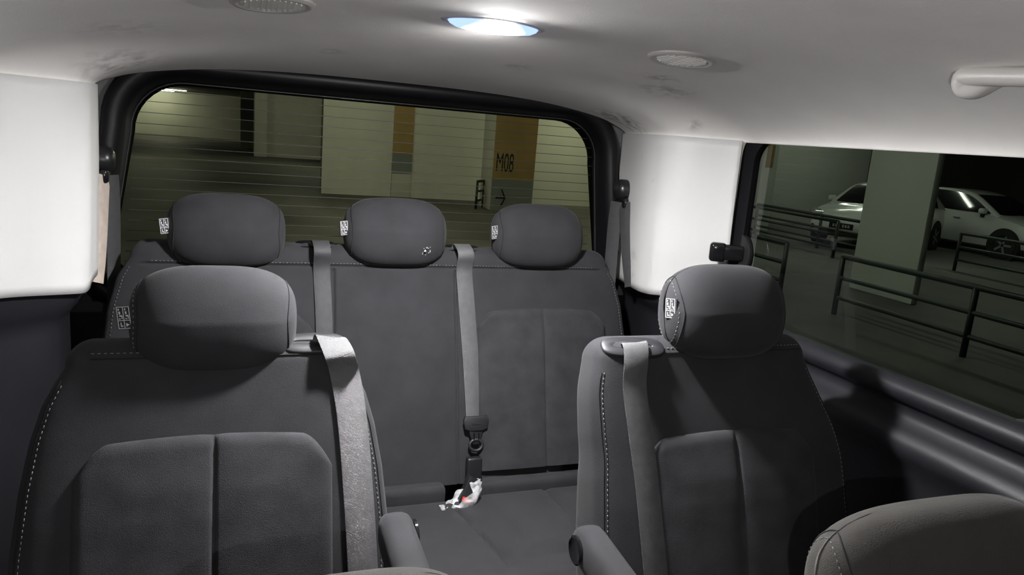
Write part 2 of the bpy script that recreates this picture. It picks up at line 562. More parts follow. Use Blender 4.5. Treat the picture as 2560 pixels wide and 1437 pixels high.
# rear wall around the window
outer = []
for (x, z) in rear_outline(-0.01):
    outer.append((x, z))
big = []
for (x, z) in outer:
    d = max(abs(x) / 0.88, abs(z - 0.95) / 0.52)
    big.append((x / d, 0.95 + (z - 0.95) / d))
V = [(x, 2.012, z) for (x, z) in outer] + [(x, 2.012, z) for (x, z) in big]
o = mesh('wall_rear', V, grid_faces(len(outer), 2, True), M['shaded_trim'], smooth=False)
s = o.modifiers.new('thick', 'SOLIDIFY'); s.thickness = 0.02; s.offset = -1
tag(o, 'tailgate trim around the rear window, shade painted in as grey', 'wall', kind='structure')
o = box('wall_rear_lower', (-0.88, 1.985, 0.0), (0.88, 2.008, 0.80), M['wall_dark'])
tag(o, 'dark tailgate panel below the rear window', 'wall', kind='structure')
# front end of the cabin (behind the camera)
o = box('wall_front', (-0.86, -0.93, 0.0), (0.86, -0.86, 0.80), M['wall_dark'])
tag(o, 'dark dashboard end of the cabin', 'wall', kind='structure')
o = mesh('window_6', [(-0.80, -0.87, 0.80), (0.80, -0.87, 0.80), (0.78, -0.755, 1.27), (-0.78, -0.755, 1.27)], [(0, 1, 2, 3)], M['glass_front'], smooth=False)
tag(o, 'windscreen behind the viewer', 'window', kind='structure')

# ================================================================== ROOF FITTINGS
def roof_frame(x, y):
    z = roof_z(x, y)
    e = 1e-3
    dx = Vector((1, 0, (roof_z(x + e, y) - roof_z(x - e, y)) / (2 * e))).normalized()
    dy = Vector((0, 1, (roof_z(x, y + e) - roof_z(x, y - e)) / (2 * e)))
    nz = dx.cross(dy).normalized()
    dy = nz.cross(dx)
    return Matrix(((dx.x, dy.x, nz.x, x), (dx.y, dy.y, nz.y, y), (dx.z, dy.z, nz.z, z), (0, 0, 0, 1)))

def lamp_emit(name, strength, radius, edge, edge_col):
    """LED lens: white hot centre, bluish dimmer ends"""
    m = bpy.data.materials.new(name); m.use_nodes = True
    nt = m.node_tree; N = nt.nodes; L = nt.links; N.clear()
    o = N.new('ShaderNodeOutputMaterial'); e = N.new('ShaderNodeEmission')
    tc = N.new('ShaderNodeTexCoord'); le = N.new('ShaderNodeVectorMath'); le.operation = 'LENGTH'
    sc = N.new('ShaderNodeVectorMath'); sc.operation = 'MULTIPLY'; sc.inputs[1].default_value = (1, 1.3, 1)
    L.new(tc.outputs['Object'], sc.inputs[0]); L.new(sc.outputs[0], le.inputs[0])
    mr = N.new('ShaderNodeMapRange'); mr.interpolation_type = 'SMOOTHSTEP'
    mr.inputs['From Min'].default_value = radius * 0.35; mr.inputs['From Max'].default_value = radius
    mr.inputs['To Min'].default_value = 1; mr.inputs['To Max'].default_value = 0
    L.new(le.outputs['Value'], mr.inputs['Value'])
    mx = N.new('ShaderNodeMix'); mx.data_type = 'RGBA'
    mx.inputs['A'].default_value = (*edge_col, 1); mx.inputs['B'].default_value = (1, 1, 1, 1)
    mr2 = N.new('ShaderNodeMapRange'); mr2.interpolation_type = 'SMOOTHSTEP'
    mr2.inputs['From Min'].default_value = radius * 0.9; mr2.inputs['From Max'].default_value = radius * 1.12
    mr2.inputs['To Min'].default_value = 1; mr2.inputs['To Max'].default_value = 0
    L.new(le.outputs['Value'], mr2.inputs['Value'])
    L.new(mr2.outputs['Result'], mx.inputs['Factor'])
    ms = N.new('ShaderNodeMath'); ms.operation = 'MULTIPLY_ADD'
    ms.inputs[1].default_value = strength - edge; ms.inputs[2].default_value = edge
    L.new(mr.outputs['Result'], ms.inputs[0])
    L.new(mx.outputs['Result'], e.inputs[0]); L.new(ms.outputs[0], e.inputs[1])
    L.new(e.outputs[0], o.inputs[0])
    return m

def dome_lamp(x, y, label, strength, radius, name='roof_lamp'):
    root = empty(name)
    root.matrix_world = roof_frame(x, y)
    tag(root, label, 'lamp')
    # leaf shaped outline
    def leaf(a, b, n=48, p=1.55):
        out = []
        for k in range(n):
            t = 2 * pi * k / n
            c, s = math.cos(t), math.sin(t)
            out.append((a * c, b * math.copysign(abs(s) ** p if False else abs(s), s) * (1 - 0.18 * c * c)))
        return out
    O = leaf(0.087, 0.047); I = leaf(0.076, 0.038)
    V = []
    for (pts, z) in ((O, 0.002), (O, -0.0006), (leaf(0.083, 0.044), -0.0016), (I, -0.0012), (I, 0.0005)):
        V += [(a, b, z) for (a, b) in pts]
    mesh('bezel', V, grid_faces(48, 5, True), M['grey_trim'], root)
    V = []
    for (sc, z) in ((1.0, -0.0008), (0.96, -0.0050), (0.85, -0.0088), (0.5, -0.0118)):
        V += [(a * sc, b * sc, z) for (a, b) in I]
    V.append((0, 0, -0.0128))
    F = grid_faces(48, 4, True) + [(144 + k, 144 + (k + 1) % 48, 192) for k in range(48)]
    mesh('lens', V, F, lamp_emit('lit lens', strength, radius, 2.0, (0.30, 0.42, 1.0)), root)
    return root

dome_lamp(0.0, 1.185, 'lit leaf-shaped roof lamp glowing blue-white above the middle row', DOME, 0.050)
rl = dome_lamp(-0.36, -0.30, 'lit reading lamp in the front of the roof, behind the viewer', 12.0, 0.030, 'reading_lamp')
sp = bpy.data.lights.new('beam', 'SPOT'); sp.energy = FRONT; sp.spot_size = math.radians(80); sp.spot_blend = 0.9; sp.shadow_soft_size = 0.018
spo = link(bpy.data.objects.new('beam', sp))
spo.location = (-0.36, -0.30, roof_z(-0.36, -0.30) - 0.03)
spo.rotation_euler = (Vector((-0.40, 1.0, 0.72)) - spo.location).to_track_quat('-Z', 'Y').to_euler()
mw = rl.matrix_world.copy()
spo.parent = rl; spo.matrix_parent_inverse = mw.inverted()

# the phone light held beside the viewer, whose hard shadows the seats carry
ph = empty('phone_light', (-0.300, -0.03, 1.135))
tag(ph, 'phone with its light on, held beside the viewer', 'phone')
box('phone_body', (-0.005, -0.012, -0.075), (0.072, -0.004, 0.075), M['gloss_black'], ph, 0.003)
revolve('light_window', [(0.006, 0.0), (0.006, 0.001), (0.0001, 0.0012)], emit('phone led', (1, 1, 1), 40), ph, 16, Matrix.Translation((0.0, -0.004, 0.06)) @ Matrix.Rotation(-pi / 2, 4, 'X'))
tl = bpy.data.lights.new('led', 'SPOT'); tl.energy = TORCH; tl.spot_size = math.radians(150); tl.spot_blend = 0.8; tl.shadow_soft_size = 0.004
tlo = link(bpy.data.objects.new('led', tl), ph); tlo.location = (0, 0.004, 0.01); tlo.rotation_euler = (math.radians(88), 0, math.radians(-18))
lens_off = mat('unlit ribbed lens', (0.92, 0.90, 0.86), 0.3, 0.5)
for (x, y, lab) in ((0.362, 1.20, 'round roof light with ribbed pale lens, unlit, right of the lit lamp'),
                    (-0.335, 1.205, 'round roof light cut off by the top edge of the picture')):
    root = empty('round_roof_light')
    root.matrix_world = roof_frame(x, y)
    tag(root, lab, 'roof light', 'round roof lights')
    revolve('bezel', [(0.061, 0.002), (0.0605, -0.003), (0.056, -0.0062), (0.049, -0.0058), (0.046, -0.003), (0.045, 0.0)], M['grey_trim'], root)
    revolve('lens', [(0.046, 0.001), (0.0455, -0.0022), (0.03, -0.0035), (0.0001, -0.004)], lens_off, root)
    bm = bmesh.new()
    for k in range(-5, 6):
        h = math.sqrt(max(0, 0.043 ** 2 - (k * 0.0078) ** 2))
        if h > 0.008:
            box_bm(bm, (k * 0.0078 - 0.0012, -h, -0.0062), (k * 0.0078 + 0.0012, h, -0.0020))
    from_bm('lens_rib', bm, lens_off, root)

# grab handle on the right roof edge
HX = 0.56
hr = empty('grab_handle', (HX, 0.62, roof_z(HX, 0.62)))
tag(hr, 'pale grey plastic grab handle above the right window', 'handle')
L = hr.location
def hz(y): return roof_z(HX, y)
pth = smooth_path([(HX + 0.016, 0.752, hz(0.75) - 0.012), (HX + 0.008, 0.772, hz(0.77) - 0.026), (HX + 0.002, 0.790, hz(0.79) - 0.024), (HX - 0.002, 0.790, hz(0.79) - 0.010), (HX - 0.004, 0.765, hz(0.76) - 0.010), (HX - 0.004, 0.70, hz(0.70) - 0.013), (HX - 0.004, 0.62, hz(0.62) - 0.014), (HX - 0.004, 0.52, hz(0.52) - 0.013),
                   (HX - 0.004, 0.455, hz(0.455) - 0.012), (HX + 0.002, 0.435, hz(0.44) - 0.022), (HX + 0.010, 0.445, hz(0.44) - 0.024), (HX + 0.016, 0.465, hz(0.46) - 0.012)], 70)
V, F = tube_data([Vector(p) - L for p in pth], 0.0125, 14)
mesh('grip', V, F, M['grey_trim'], hr)
for yy in (0.752, 0.468):
    bm = bmesh.new(); box_bm(bm, (HX + 0.002 - L.x, yy - 0.018 - L.y, hz(yy) - 0.022 - L.z), (HX + 0.032 - L.x, yy + 0.018 - L.y, hz(yy) + 0.006 - L.z), 0.010, 3)
    from_bm('handle_mount', bm, M['grey_trim'], hr, angle=40)

# ================================================================== SEATS
class Back:
    """a padded seat back: rounded slab leaning back; maps (x, n, s) to seat-local space"""
    def __init__(self, base, lean, prof, thick, top, nexp=5.0, cap=0.042, cx=None):
        self.base = Vector(base); self.lean = lean
        self.up = Vector((0, math.sin(lean), math.cos(lean)))
        self.fw = Vector((0, -math.cos(lean), math.sin(lean)))
        self.prof = prof; self.thick = thick; self.top = top; self.nexp = nexp; self.cap = cap; self.cxt = cx
    def cx(self, s):
        return sinterp(s, self.cxt) if self.cxt else 0.0
    def T(self, x, n, s):
        return self.base + Vector((x, 0, 0)) + self.fw * n + self.up * s
    def w(self, s): 
        P = self.prof
        return float(np.interp(s, [p[0] for p in P], [p[1] for p in P]))
    def t(self, s): return interp(s, self.thick)
    def wt(self, s):
        s0 = self.top - self.cap
        w, t = self.w(min(s, s0)), self.t(min(s, s0))
        if s > s0:
            q = min(1.0, (s - s0) / self.cap)
            ins = self.cap * (1 - math.sqrt(max(0, 1 - q * q)))
            w -= ins * 0.9; t = max(0.004, t - ins * (self.t(s0) - 0.004) / self.cap)
        return w, t
    def front(self, x, s):
        w, t = self.wt(s)
        k = min(0.999, abs(x - self.cx(s)) / w)
        return t * (1 - k ** self.nexp) ** (1 / self.nexp)
    def P(self, x, s, off=0.0):
        return self.T(x, self.front(x, s) + off, s)
    def build(self, name, material, parent, grooves=None, nfront=70, ns=70, xdense=()):
        a = list(np.sin(np.linspace(-pi / 2, pi / 2, nfront)))
        a = sorted(set([round(v, 5) for v in a]))
        svals = list(np.linspace(0, self.top - self.cap, ns)) + [self.top - self.cap + self.cap * math.sin(q) for q in np.linspace(0, pi / 2, 12)[1:]]
        if grooves:
            extra = [g for g in grooves if g[0] == 's']
            for g in extra:
                svals += [g[1] + d for d in (-0.008, -0.005, -0.003, -0.0015, 0, 0.0015, 0.003, 0.005, 0.008)]
            svals = sorted(svals)
        V = []
        cols = None
        for s in svals:
            w, t = self.wt(s)
            xs = [v * w for v in a]
            if xdense:
                # snap extra columns around the vertical grooves
                xs = sorted(xs + [g + d for g in xdense for d in (-0.012, -0.008, -0.005, -0.003, -0.0015, 0, 0.0015, 0.003, 0.005, 0.008, 0.012) if abs(g + d) < w * 0.985])
                if cols is None: cols = len(xs)
            row = []
            for x in xs:
                k = min(1.0, abs(x) / w)
                n = t * max(0.0, 1 - k ** self.nexp) ** (1 / self.nexp)
                if grooves:
                    for g in grooves:
                        if g[0] == 'x':
                            if g[2] <= s <= g[3]: n -= g[4] * math.exp(-((x - g[1]) / 0.0035) ** 2)
                        else:
                            if g[2] <= x <= g[3]: n -= g[4] * math.exp(-((s - g[1]) / 0.003) ** 2)
                row.append(self.T(x + self.cx(s), n, s))
            m = len(a)
            for i in range(m - 2, 0, -1):
                x = a[i] * w
                k = abs(a[i])
                n = -t * max(0.0, 1 - k ** self.nexp) ** (1 / self.nexp)
                row.append(self.T(x + self.cx(s), n, s))
            V += row
        nu = len(V) // len(svals)
        F = grid_faces(nu, len(svals), True)
        F.append(tuple(range(nu - 1, -1, -1)))
        o = (len(svals) - 1) * nu
        F.append(tuple(o + k for k in range(nu)))
        ob = mesh(name, V, F, material, parent)
        ob.data.set_sharp_from_angle(angle=math.radians(70))
        return ob

def pad(back, name, x0, x1, s0, s1, parent, material, H=0.008, corner=0.05, seam=True, seam_dx=0.0, drop=0.012, na=56, nb=56):
    """raised insert of the seat back, sewn all round, with a seam down its middle"""
    V = []
    xm = (x0 + x1) / 2; hw = (x1 - x0) / 2; xs0 = xm + seam_dx; sa = seam_dx / hw
    A = np.linspace(-1, 1, na); 
    A = np.sign(A) * (1 - (1 - np.abs(A)) ** 1.5)
    A = sorted(list(A) + [sa + q for q in (0.0, 0.006, -0.006, 0.014, -0.014, 0.024, -0.024, 0.04, -0.04, 0.07, -0.07)])
    Bv = 1 - (1 - np.linspace(0, 1, nb)) ** 1.5
    for b in Bv:
        for a in A:
            x = xm + a * hw
            # upper edge: nearly straight, falling away at the corners
            stop = s1 - drop * a * a - corner * max(0.0, (abs(a) - 0.74) / 0.26) ** 1.8
            s = s0 + b * (stop - s0)
            d = min((1 - abs(a)) * hw, (stop - s) + 0.0)
            h = -0.003 + (H + 0.003) * (1 - (1 - min(1, max(0, d) / 0.020)) ** 2) ** 0.5 if d < 0.020 else H
            h += 0.006 * (1 - a * a) * min(1, d / 0.08)
            if seam:
                h -= 0.0045 * math.exp(-((x - xs0) / 0.0035) ** 2) * sstep(0.0, 0.012, d) + 0.002 * math.exp(-((x - xs0) / 0.014) ** 2)
            V.append(back.P(x, s, h))
    return mesh(name, V, grid_faces(len(A), len(Bv)), material, parent)

def headrest(parent, c, a=0.123, b=0.055, h=0.084, lean=0.10, tag_side=-1, stitch=True, tag_rot=0.0, tagged=True):
    """pillow headrest: flat-sided, thinner at the top; returns the object"""
    c = Vector(c)
    n = 28
    V = []; F = []; idx = {}
    ca, sa = math.cos(lean), math.sin(lean)
    def shape(u):
        # u: point on the unit cube -> superquadric
        x, y, z = u
        def f(k):
            return (abs(k * x)) ** 3.6 + ((abs(k * y)) ** 2.6 + (abs(k * z)) ** 2.9) ** (3.6 / 2.75)
        lo, hi = 0.2, 2.0
        for _ in range(26):
            m = (lo + hi) / 2
            if f(m) > 1: hi = m
            else: lo = m
        return x * lo, y * lo, z * lo
    def place(x, y, z):
        taper = 1 - 0.30 * max(0.0, z) - 0.10 * max(0.0, -z)
        wx = 1 - 0.05 * max(0.0, z) ** 2 - 0.07 * max(0.0, -z) ** 2
        bx = x * a * wx
        by = y * b * taper + 0.006 * z * 0 + 0.10 * b * z
        # slight dish: ends of the front sweep back
        by += 0.012 * (abs(x) ** 3) * (1 if y < 0 else 0.3)
        bz = z * h * (1 - 0.10 * abs(x) ** 3 * (1 if z > 0 else 0.4))
        return c + Vector((bx, by * ca + bz * sa, bz * ca - by * sa))
    for ax in range(3):
        for sgn in (-1, 1):
            for i in range(n + 1):
                for j in range(n + 1):
                    u = [0, 0, 0]
                    p = math.tan((i / n * 2 - 1) * pi / 4); q = math.tan((j / n * 2 - 1) * pi / 4)
                    u[ax] = sgn; u[(ax + 1) % 3] = p; u[(ax + 2) % 3] = q
                    key = tuple(round(v, 4) for v in u)
                    if key not in idx:
                        idx[key] = len(V); V.append(place(*shape(u)))
            for i in range(n):
                for j in range(n):
                    q4 = []
                    for (di, dj) in ((0, 0), (1, 0), (1, 1), (0, 1)):
                        u = [0, 0, 0]
                        u[ax] = sgn
                        u[(ax + 1) % 3] = math.tan(((i + di) / n * 2 - 1) * pi / 4); u[(ax + 2) % 3] = math.tan(((j + dj) / n * 2 - 1) * pi / 4)
                        q4.append(idx[tuple(round(v, 4) for v in u)])
                    F.append(tuple(q4) if sgn > 0 else tuple(reversed(q4)))
    o = mesh('headrest', V, F, M['fabric'], parent)
    # sewn seams round both ends
    for sx in (-1, 1):
        ring = []
        for k in range(72):
            t = 2 * pi * k / 72
            u = (sx * 0.97, math.cos(t), math.sin(t))
            m = max(abs(v) for v in u)
            s3 = shape((u[0], u[1] * 0.86, u[2] * 0.86))
            ring.append(place(*[v * 1.003 for v in s3]))
        V2, F2 = tube_data(ring, 0.0011, 6, True)
        mesh('seam', V2, F2, M['seam'], o)
        if sx == tag_side and stitch:
            ring2 = []
            for k in range(72):
                t = 2 * pi * k / 72
                s3 = shape((sx * 1.0, math.cos(t) * 0.74, math.sin(t) * 0.74))
                ring2.append(place(*[v * 1.004 for v in s3]))
            stitches('stitching', ring2 + [ring2[0]], o, 0.003, 0.004, 0.0006)
    # folded label sewn into the side seam
    s3 = shape((tag_side, -0.62, 0.10))
    P0 = place(*s3)
    if tagged: make_label(o, P0, tag_rot)
    # steel posts under it
    for sx in (-0.055, 0.055):
        tube('post', [c + Vector((sx, 0, -h * 0.7)), c + Vector((sx, -0.008, -h - 0.055))], 0.006, M['chrome'], parent, 10)
    return o

def make_label(parent, P0, rot):
    """black woven tag with white pictograms; lies in a plane facing the cabin front, sticking out to the side"""
    w, h = 0.020, 0.036
    mx = Matrix.Translation(P0) @ Matrix.Rotation(rot, 4, 'Z') @ Matrix.Rotation(math.radians(-6), 4, 'Y')
    bm = bmesh.new(); box_bm(bm, (-w, -0.0008, -h / 2), (0.002, 0.0008, h / 2))
    bmesh.ops.transform(bm, matrix=mx, verts=bm.verts)
    lab = from_bm('label_tag', bm, M['tag'], parent)
    bm = bmesh.new()
    f = -0.0011
    def q(x0, x1, z0, z1):
        vs = [bm.verts.new((x0, f, z0)), bm.verts.new((x1, f, z0)), bm.verts.new((x1, f, z1)), bm.verts.new((x0, f, z1))]
        bm.faces.new(vs)
    e = 0.0011
    X0, X1, Z0, Z1 = -w + 0.001, -0.001, -h / 2 + 0.001, h / 2 - 0.001
    q(X0, X1, Z1 - e, Z1); q(X0, X1, Z0, Z0 + e); q(X0, X0 + e, Z0, Z1); q(X1 - e, X1, Z0, Z1)
    xm = (X0 + X1) / 2
    q(xm - e / 2, xm + e / 2, Z0, Z1); zz = Z0 + (Z1 - Z0) * 0.36
    q(X0, X1, zz, zz + e)
    # seated figure left, figure and airbag right, triangle and box below
    for (x0, x1) in ((X0 + 0.002, xm - 0.0015), (xm + 0.002, X1 - 0.002)):
        ww = x1 - x0
        q(x0, x0 + ww * .35, zz + .016, zz + .019); q(x0 + ww * .1, x0 + ww * .55, zz + .010, zz + .0145)
        q(x0 + ww * .2, x1, zz + .0065, zz + .0088); q(x0 + ww * .75, x1, zz + .003, zz + .0068)
        q(x0, x0 + ww * .5, zz + .0025, zz + .004)
    vs = [bm.verts.new((xm + 0.0022, f, Z0 + 0.003)), bm.verts.new((X1 - 0.002, f, Z0 + 0.006)), bm.verts.new((xm + 0.0022, f, Z0 + 0.009))]
    bm.faces.new(vs)
    q(X0 + 0.0035, xm - 0.002, Z0 + 0.003, Z0 + 0.0052); q(X0 + 0.0035, X0 + 0.005, Z0 + 0.003, Z0 + 0.010)
    bmesh.ops.transform(bm, matrix=mx, verts=bm.verts)
    me = from_bm('label_print', bm, M['print'], parent)
    return lab

def cushion(name, lo, hi, parent, material, r=0.05, heights=None):
    """seat cushion: rounded block with a gently crowned top"""
    bm = bmesh.new(); box_bm(bm, lo, hi, r, 5)
    return from_bm(name, bm, material, parent, angle=60)

def belt_bezel(parent, P, ax, w=0.062, d=0.024, tilt=0.0, name='belt_guide', yaw=0.0):
    """black escutcheon the belt comes out of; P its centre; lies on the top of the seat back"""
    mx = Matrix.Translation(P) @ Matrix.Rotation(yaw, 4, 'Z') @ Matrix.Rotation(tilt, 4, 'X')
    # D-shaped plate with a slot
    def out(sx, sy, n=40):
        pts = []
        for k in range(n):
            t = 2 * pi * k / n
            c, s = math.cos(t), math.sin(t)
            pts.append((sx * math.copysign(abs(c) ** 0.6, c), sy * math.copysign(abs(s) ** 0.7, s)))
        return pts
    slot = out(w * 0.60, 0.0034)
    V = []
    for (pts, z) in ((out(w, d), -0.006), (out(w, d), 0.0), (out(w * 0.95, d * 0.92), 0.0022), (out(w * .64, 0.0062), 0.0030), (slot, 0.0018), (slot, -0.012)):
        V += [mx @ Vector((p[0], p[1], z)) for p in pts]
    o = mesh(name, V, grid_faces(40, 6, True) , M['grey_plastic'], parent)
    V = [mx @ Vector((p[0], p[1], -0.0115)) for p in slot]
    mesh('slot_floor', V, [tuple(range(40))], M['seam'], o)
    return o

PROF = [(0.0, 0.262), (0.10, 0.272), (0.20, 0.272), (0.30, 0.262), (0.37, 0.250), (0.42, 0.236), (0.45, 0.222), (0.48, 0.205), (0.52, 0.18)]
THICK = [(0.0, 0.075), (0.25, 0.066), (0.45, 0.052), (0.55, 0.048)]

def captain_seat(name, loc, label, group, belt_side, top=0.518, prof=PROF, hc=(0, 0.0, 0.0), lean=15, tag_rot=0.0, insert_dx=0.0, drop=0.0, stitch_head=True, cx=None, tagged=True, fab=None, detail=True, head_h=0.084, head_a=0.123):
    """armchair of the middle/front rows; loc = floor point under the hip; faces -y"""
    root = empty(name, loc)
    tag(root, label, 'seat', group)
    B = Back((0, 0, 0.40 - drop), math.radians(lean), prof, THICK, top, cx=cx)
    body = B.build('backrest', M['fabric'], root)
    pad(B, 'backrest_insert', -0.190 * prof[0][1] / 0.262 + insert_dx, 0.176 * prof[0][1] / 0.262 + insert_dx, 0.01, 0.372, root, M['fabric_ribbed'] if not fab else M[fab], seam_dx=0.007)
    h = headrest(root, (hc[0], hc[1], hc[2] - drop), a=head_a, h=head_h, tag_rot=tag_rot, tagged=tagged, stitch=stitch_head)
    if fab:
        for q in (body, h): q.data.materials[0] = M[fab]
    if detail:
        # sewn lines: across the shoulder and down both bolsters
        s_top = top - 0.030
        sh = [B.P(x, s_top - 0.0, 0.0012) for x in np.linspace(-0.17, 0.17, 30)]
        V, F = tube_data(sh, 0.0010, 5); mesh('seam', V, F, M['seam'], body)
        stitches('stitching', [B.P(x, s_top + 0.008, 0.0012) for x in np.linspace(-0.17, 0.17, 30)], body)
        for sx in (-1, 1):
            ln = [B.P(B.cx(s) + sx * (B.wt(s)[0] * 0.955), s, 0.001) for s in np.linspace(0.03, top - 0.06, 40)]
            V, F = tube_data(ln, 0.0010, 5); mesh('seam', V, F, M['seam'], body)
            stitches('stitching', [B.P(B.cx(s) + sx * (B.wt(s)[0] * 0.935), s, 0.001) for s in np.linspace(0.03, top - 0.06, 40)], body)
    # cushion and base
    cushion('seat_cushion', (-prof[0][1] + 0.005, -0.30, 0.27 - drop), (prof[0][1] - 0.005, 0.02, 0.42 - drop), root, M['fabric'])
    box('seat_base', (-0.19, -0.28, 0.0), (0.19, 0.02, 0.28 - drop), M['black_plastic'], root, 0.02)
    return root, B

def armrest(root, x, z, y_back, label_round, w=0.027, length=0.30, drop=0.03):
    """padded arm with a round pivot end"""
    pts = []
    V = []
    n = 24
    secs = []
    N = 26
    for k in range(N):
        u = k / (N - 1)
        # rounded ends along the length
        e = min(u, 1 - u) * length
        r = 0.036
        sc = 1.0 if e > r else math.sqrt(max(0.0, 1 - (1 - e / r) ** 2)) * 0.999 + 0.001
        secs.append((u, sc))
    for (u, sc) in secs:
        y = y_back - u * length
        zc = z - drop * u
        for j in range(n):
            t = 2 * pi * j / n
            c, s = math.cos(t), math.sin(t)
            cx = math.copysign(abs(c) ** 0.6, c) * w * (0.55 + 0.45 * sc)
            cz = math.copysign(abs(s) ** 0.75, s) * 0.034 * sc
            V.append((x + cx, y, zc + cz))
    F = grid_faces(n, N, True) + [tuple(range(n - 1, -1, -1)), tuple((N - 1) * n + k for k in range(n))]
    o = mesh('armrest', V, F, M['fabric'], root)
    sx = -1 if x < 0 else 1
    m = Matrix.Translation((x + sx * (w - 0.001), y_back - 0.037, z - 0.004)) @ Matrix.Rotation(sx * pi / 2, 4, 'Y')
    revolve('pivot_cap', [(0.024, 0.0), (0.024, 0.004), (0.021, 0.0055), (0.017, 0.0035), (0.0001, 0.0035)], M['gloss_black'], o, 30, m)
    return o

# ---- middle row, left
S2L = (-0.412, 1.105, 0.0)
seatL, BL = captain_seat('captain_seat', S2L, 'black fabric armchair of the middle row at the left, seat back lit from above', 'middle row seats', 1,
                         hc=(0.0, 0.115, 0.934), tag_rot=math.radians(-10))
armrest(seatL, 0.262, 0.642, -0.045, '')
# ---- middle row, right
PROF_R = [(0.0, 0.262), (0.10, 0.272), (0.20, 0.272), (0.30, 0.268), (0.37, 0.258), (0.42, 0.246), (0.45, 0.238), (0.48, 0.228), (0.535, 0.215)]
CX_R = [(0.30, 0.0), (0.50, -0.036)]
S2R = (0.452, 0.985, 0.0)
seatR, BR = captain_seat('captain_seat', S2R, 'black fabric armchair of the middle row beside the right window, mostly in shadow', 'middle row seats', -1,
                         prof=PROF_R, top=0.540, hc=(-0.006, 0.105, 0.975), tag_rot=math.radians(-62), insert_dx=0.0, cx=CX_R)
armrest(seatR, -0.285, 0.605, 0.035, '')

# bezels on the shoulders
def to_local(root, p): return Vector(p) - root.location
belt_bezel(seatL, Vector((0.148, 0.098, 0.8975)), 0, w=0.052, d=0.023, tilt=math.radians(28))
belt_bezel(seatR, Vector((-0.190, 0.100, 0.9135)), 0, w=0.058, d=0.023, tilt=math.radians(30), yaw=math.radians(-8))

# ---- front row: tops of the two front seats
PROF_F = [(0.0, 0.205), (0.1, 0.205), (0.25, 0.205), (0.35, 0.195), (0.40, 0.18), (0.46, 0.15)]
fL, _ = captain_seat('front_seat', (-0.285, 0.58, 0.0), 'brownish top of the front left seat headrest at the bottom edge', 'front row seats', 1,
                     prof=PROF_F, top=0.47, hc=(0.0, 0.06, 0.935), detail=False, drop=0.192, tagged=False, stitch_head=False, fab='fabric_brown', head_a=0.135, head_h=0.08)
fR, _ = captain_seat('front_seat', (0.495, 0.575, 0.0), 'rounded grey headrest of the front right seat in the lower right corner', 'front row seats', 1,
                     prof=PROF_F, top=0.47, hc=(0.0, 0.06, 0.930), drop=0.194, detail=False, tagged=False, fab='fabric_brown', head_a=0.200, head_h=0.090)

# ---- rear bench
bench = empty('bench_seat', (0.0, 1.745, 0.0))
tag(bench, 'black fabric rear bench with three headrests below the rear window', 'bench seat')
PROF_B = [(0.0, 0.660), (0.35, 0.660), (0.45, 0.650), (0.52, 0.632), (0.56, 0.610), (0.60, 0.58)]
BB = Back((0, 0, 0.36), math.radians(14), PROF_B, [(0, 0.075), (0.3, 0.068), (0.6, 0.05)], 0.612, nexp=8, cap=0.045)
gro = [('x', -0.155, 0.0, 0.545, 0.006), ('x', 0.155, 0.0, 0.545, 0.006), ('s', 0.552, -0.58, 0.58, 0.005)]
bb = BB.build('backrest', M['fabric'], bench, gro, nfront=90, ns=60, xdense=(-0.155, 0.155))
pad(BB, 'backrest_insert', 0.205, 0.585, 0.03, 0.447, bench, M['fabric_ribbed'], H=0.013, corner=0.04)
pad(BB, 'backrest_insert', -0.585, -0.205, 0.03, 0.447, bench, M['fabric_ribbed'], H=0.013, corner=0.04)
for sx in (-1, 1):
    stitches('stitching', [BB.P(sx * (BB.wt(s)[0] * 0.975), s, 0.001) for s in np.linspace(0.05, 0.545, 40)], bb)
stitches('stitching', [BB.P(x, 0.558, 0.001) for x in np.linspace(-0.56, 0.56, 90)], bb)
for (x, hz) in ((-0.398, 0.985), (0.0, 0.994), (0.388, 0.996)):
    headrest(bench, (x, 0.105, hz), a=0.130, b=0.056, h=0.086, lean=0.12, tag_rot=math.radians(15), stitch=False)
# white scuff on the middle headrest
bm = bmesh.new()
rr = random.Random(3)
for k in range(14):
    r = 0.0011 if k else 0.0030
    px = 0.062 + rr.uniform(-0.016, 0.016) * (k > 0); pz = 0.958 + rr.uniform(-0.010, 0.010) * (k > 0)
    q = [bm.verts.new((px + r * math.cos(t) * rr.uniform(.5, 1.4), 0, pz + r * math.sin(t) * rr.uniform(.5, 1.3))) for t in np.linspace(0, 2 * pi, 8)[:-1]]
    bm.faces.new(q)
SCUFF = bm
# strip between the back and the cushion, split round the belt buckle
for (x0, x1) in ((-0.66, 0.118), (0.205, 0.66)):
    bm = bmesh.new(); box_bm(bm, (x0, -0.100, 0.285), (x1, -0.03, 0.388), 0.018, 4)
    from_bm('lower_roll', bm, M['fabric'], bench, angle=60)
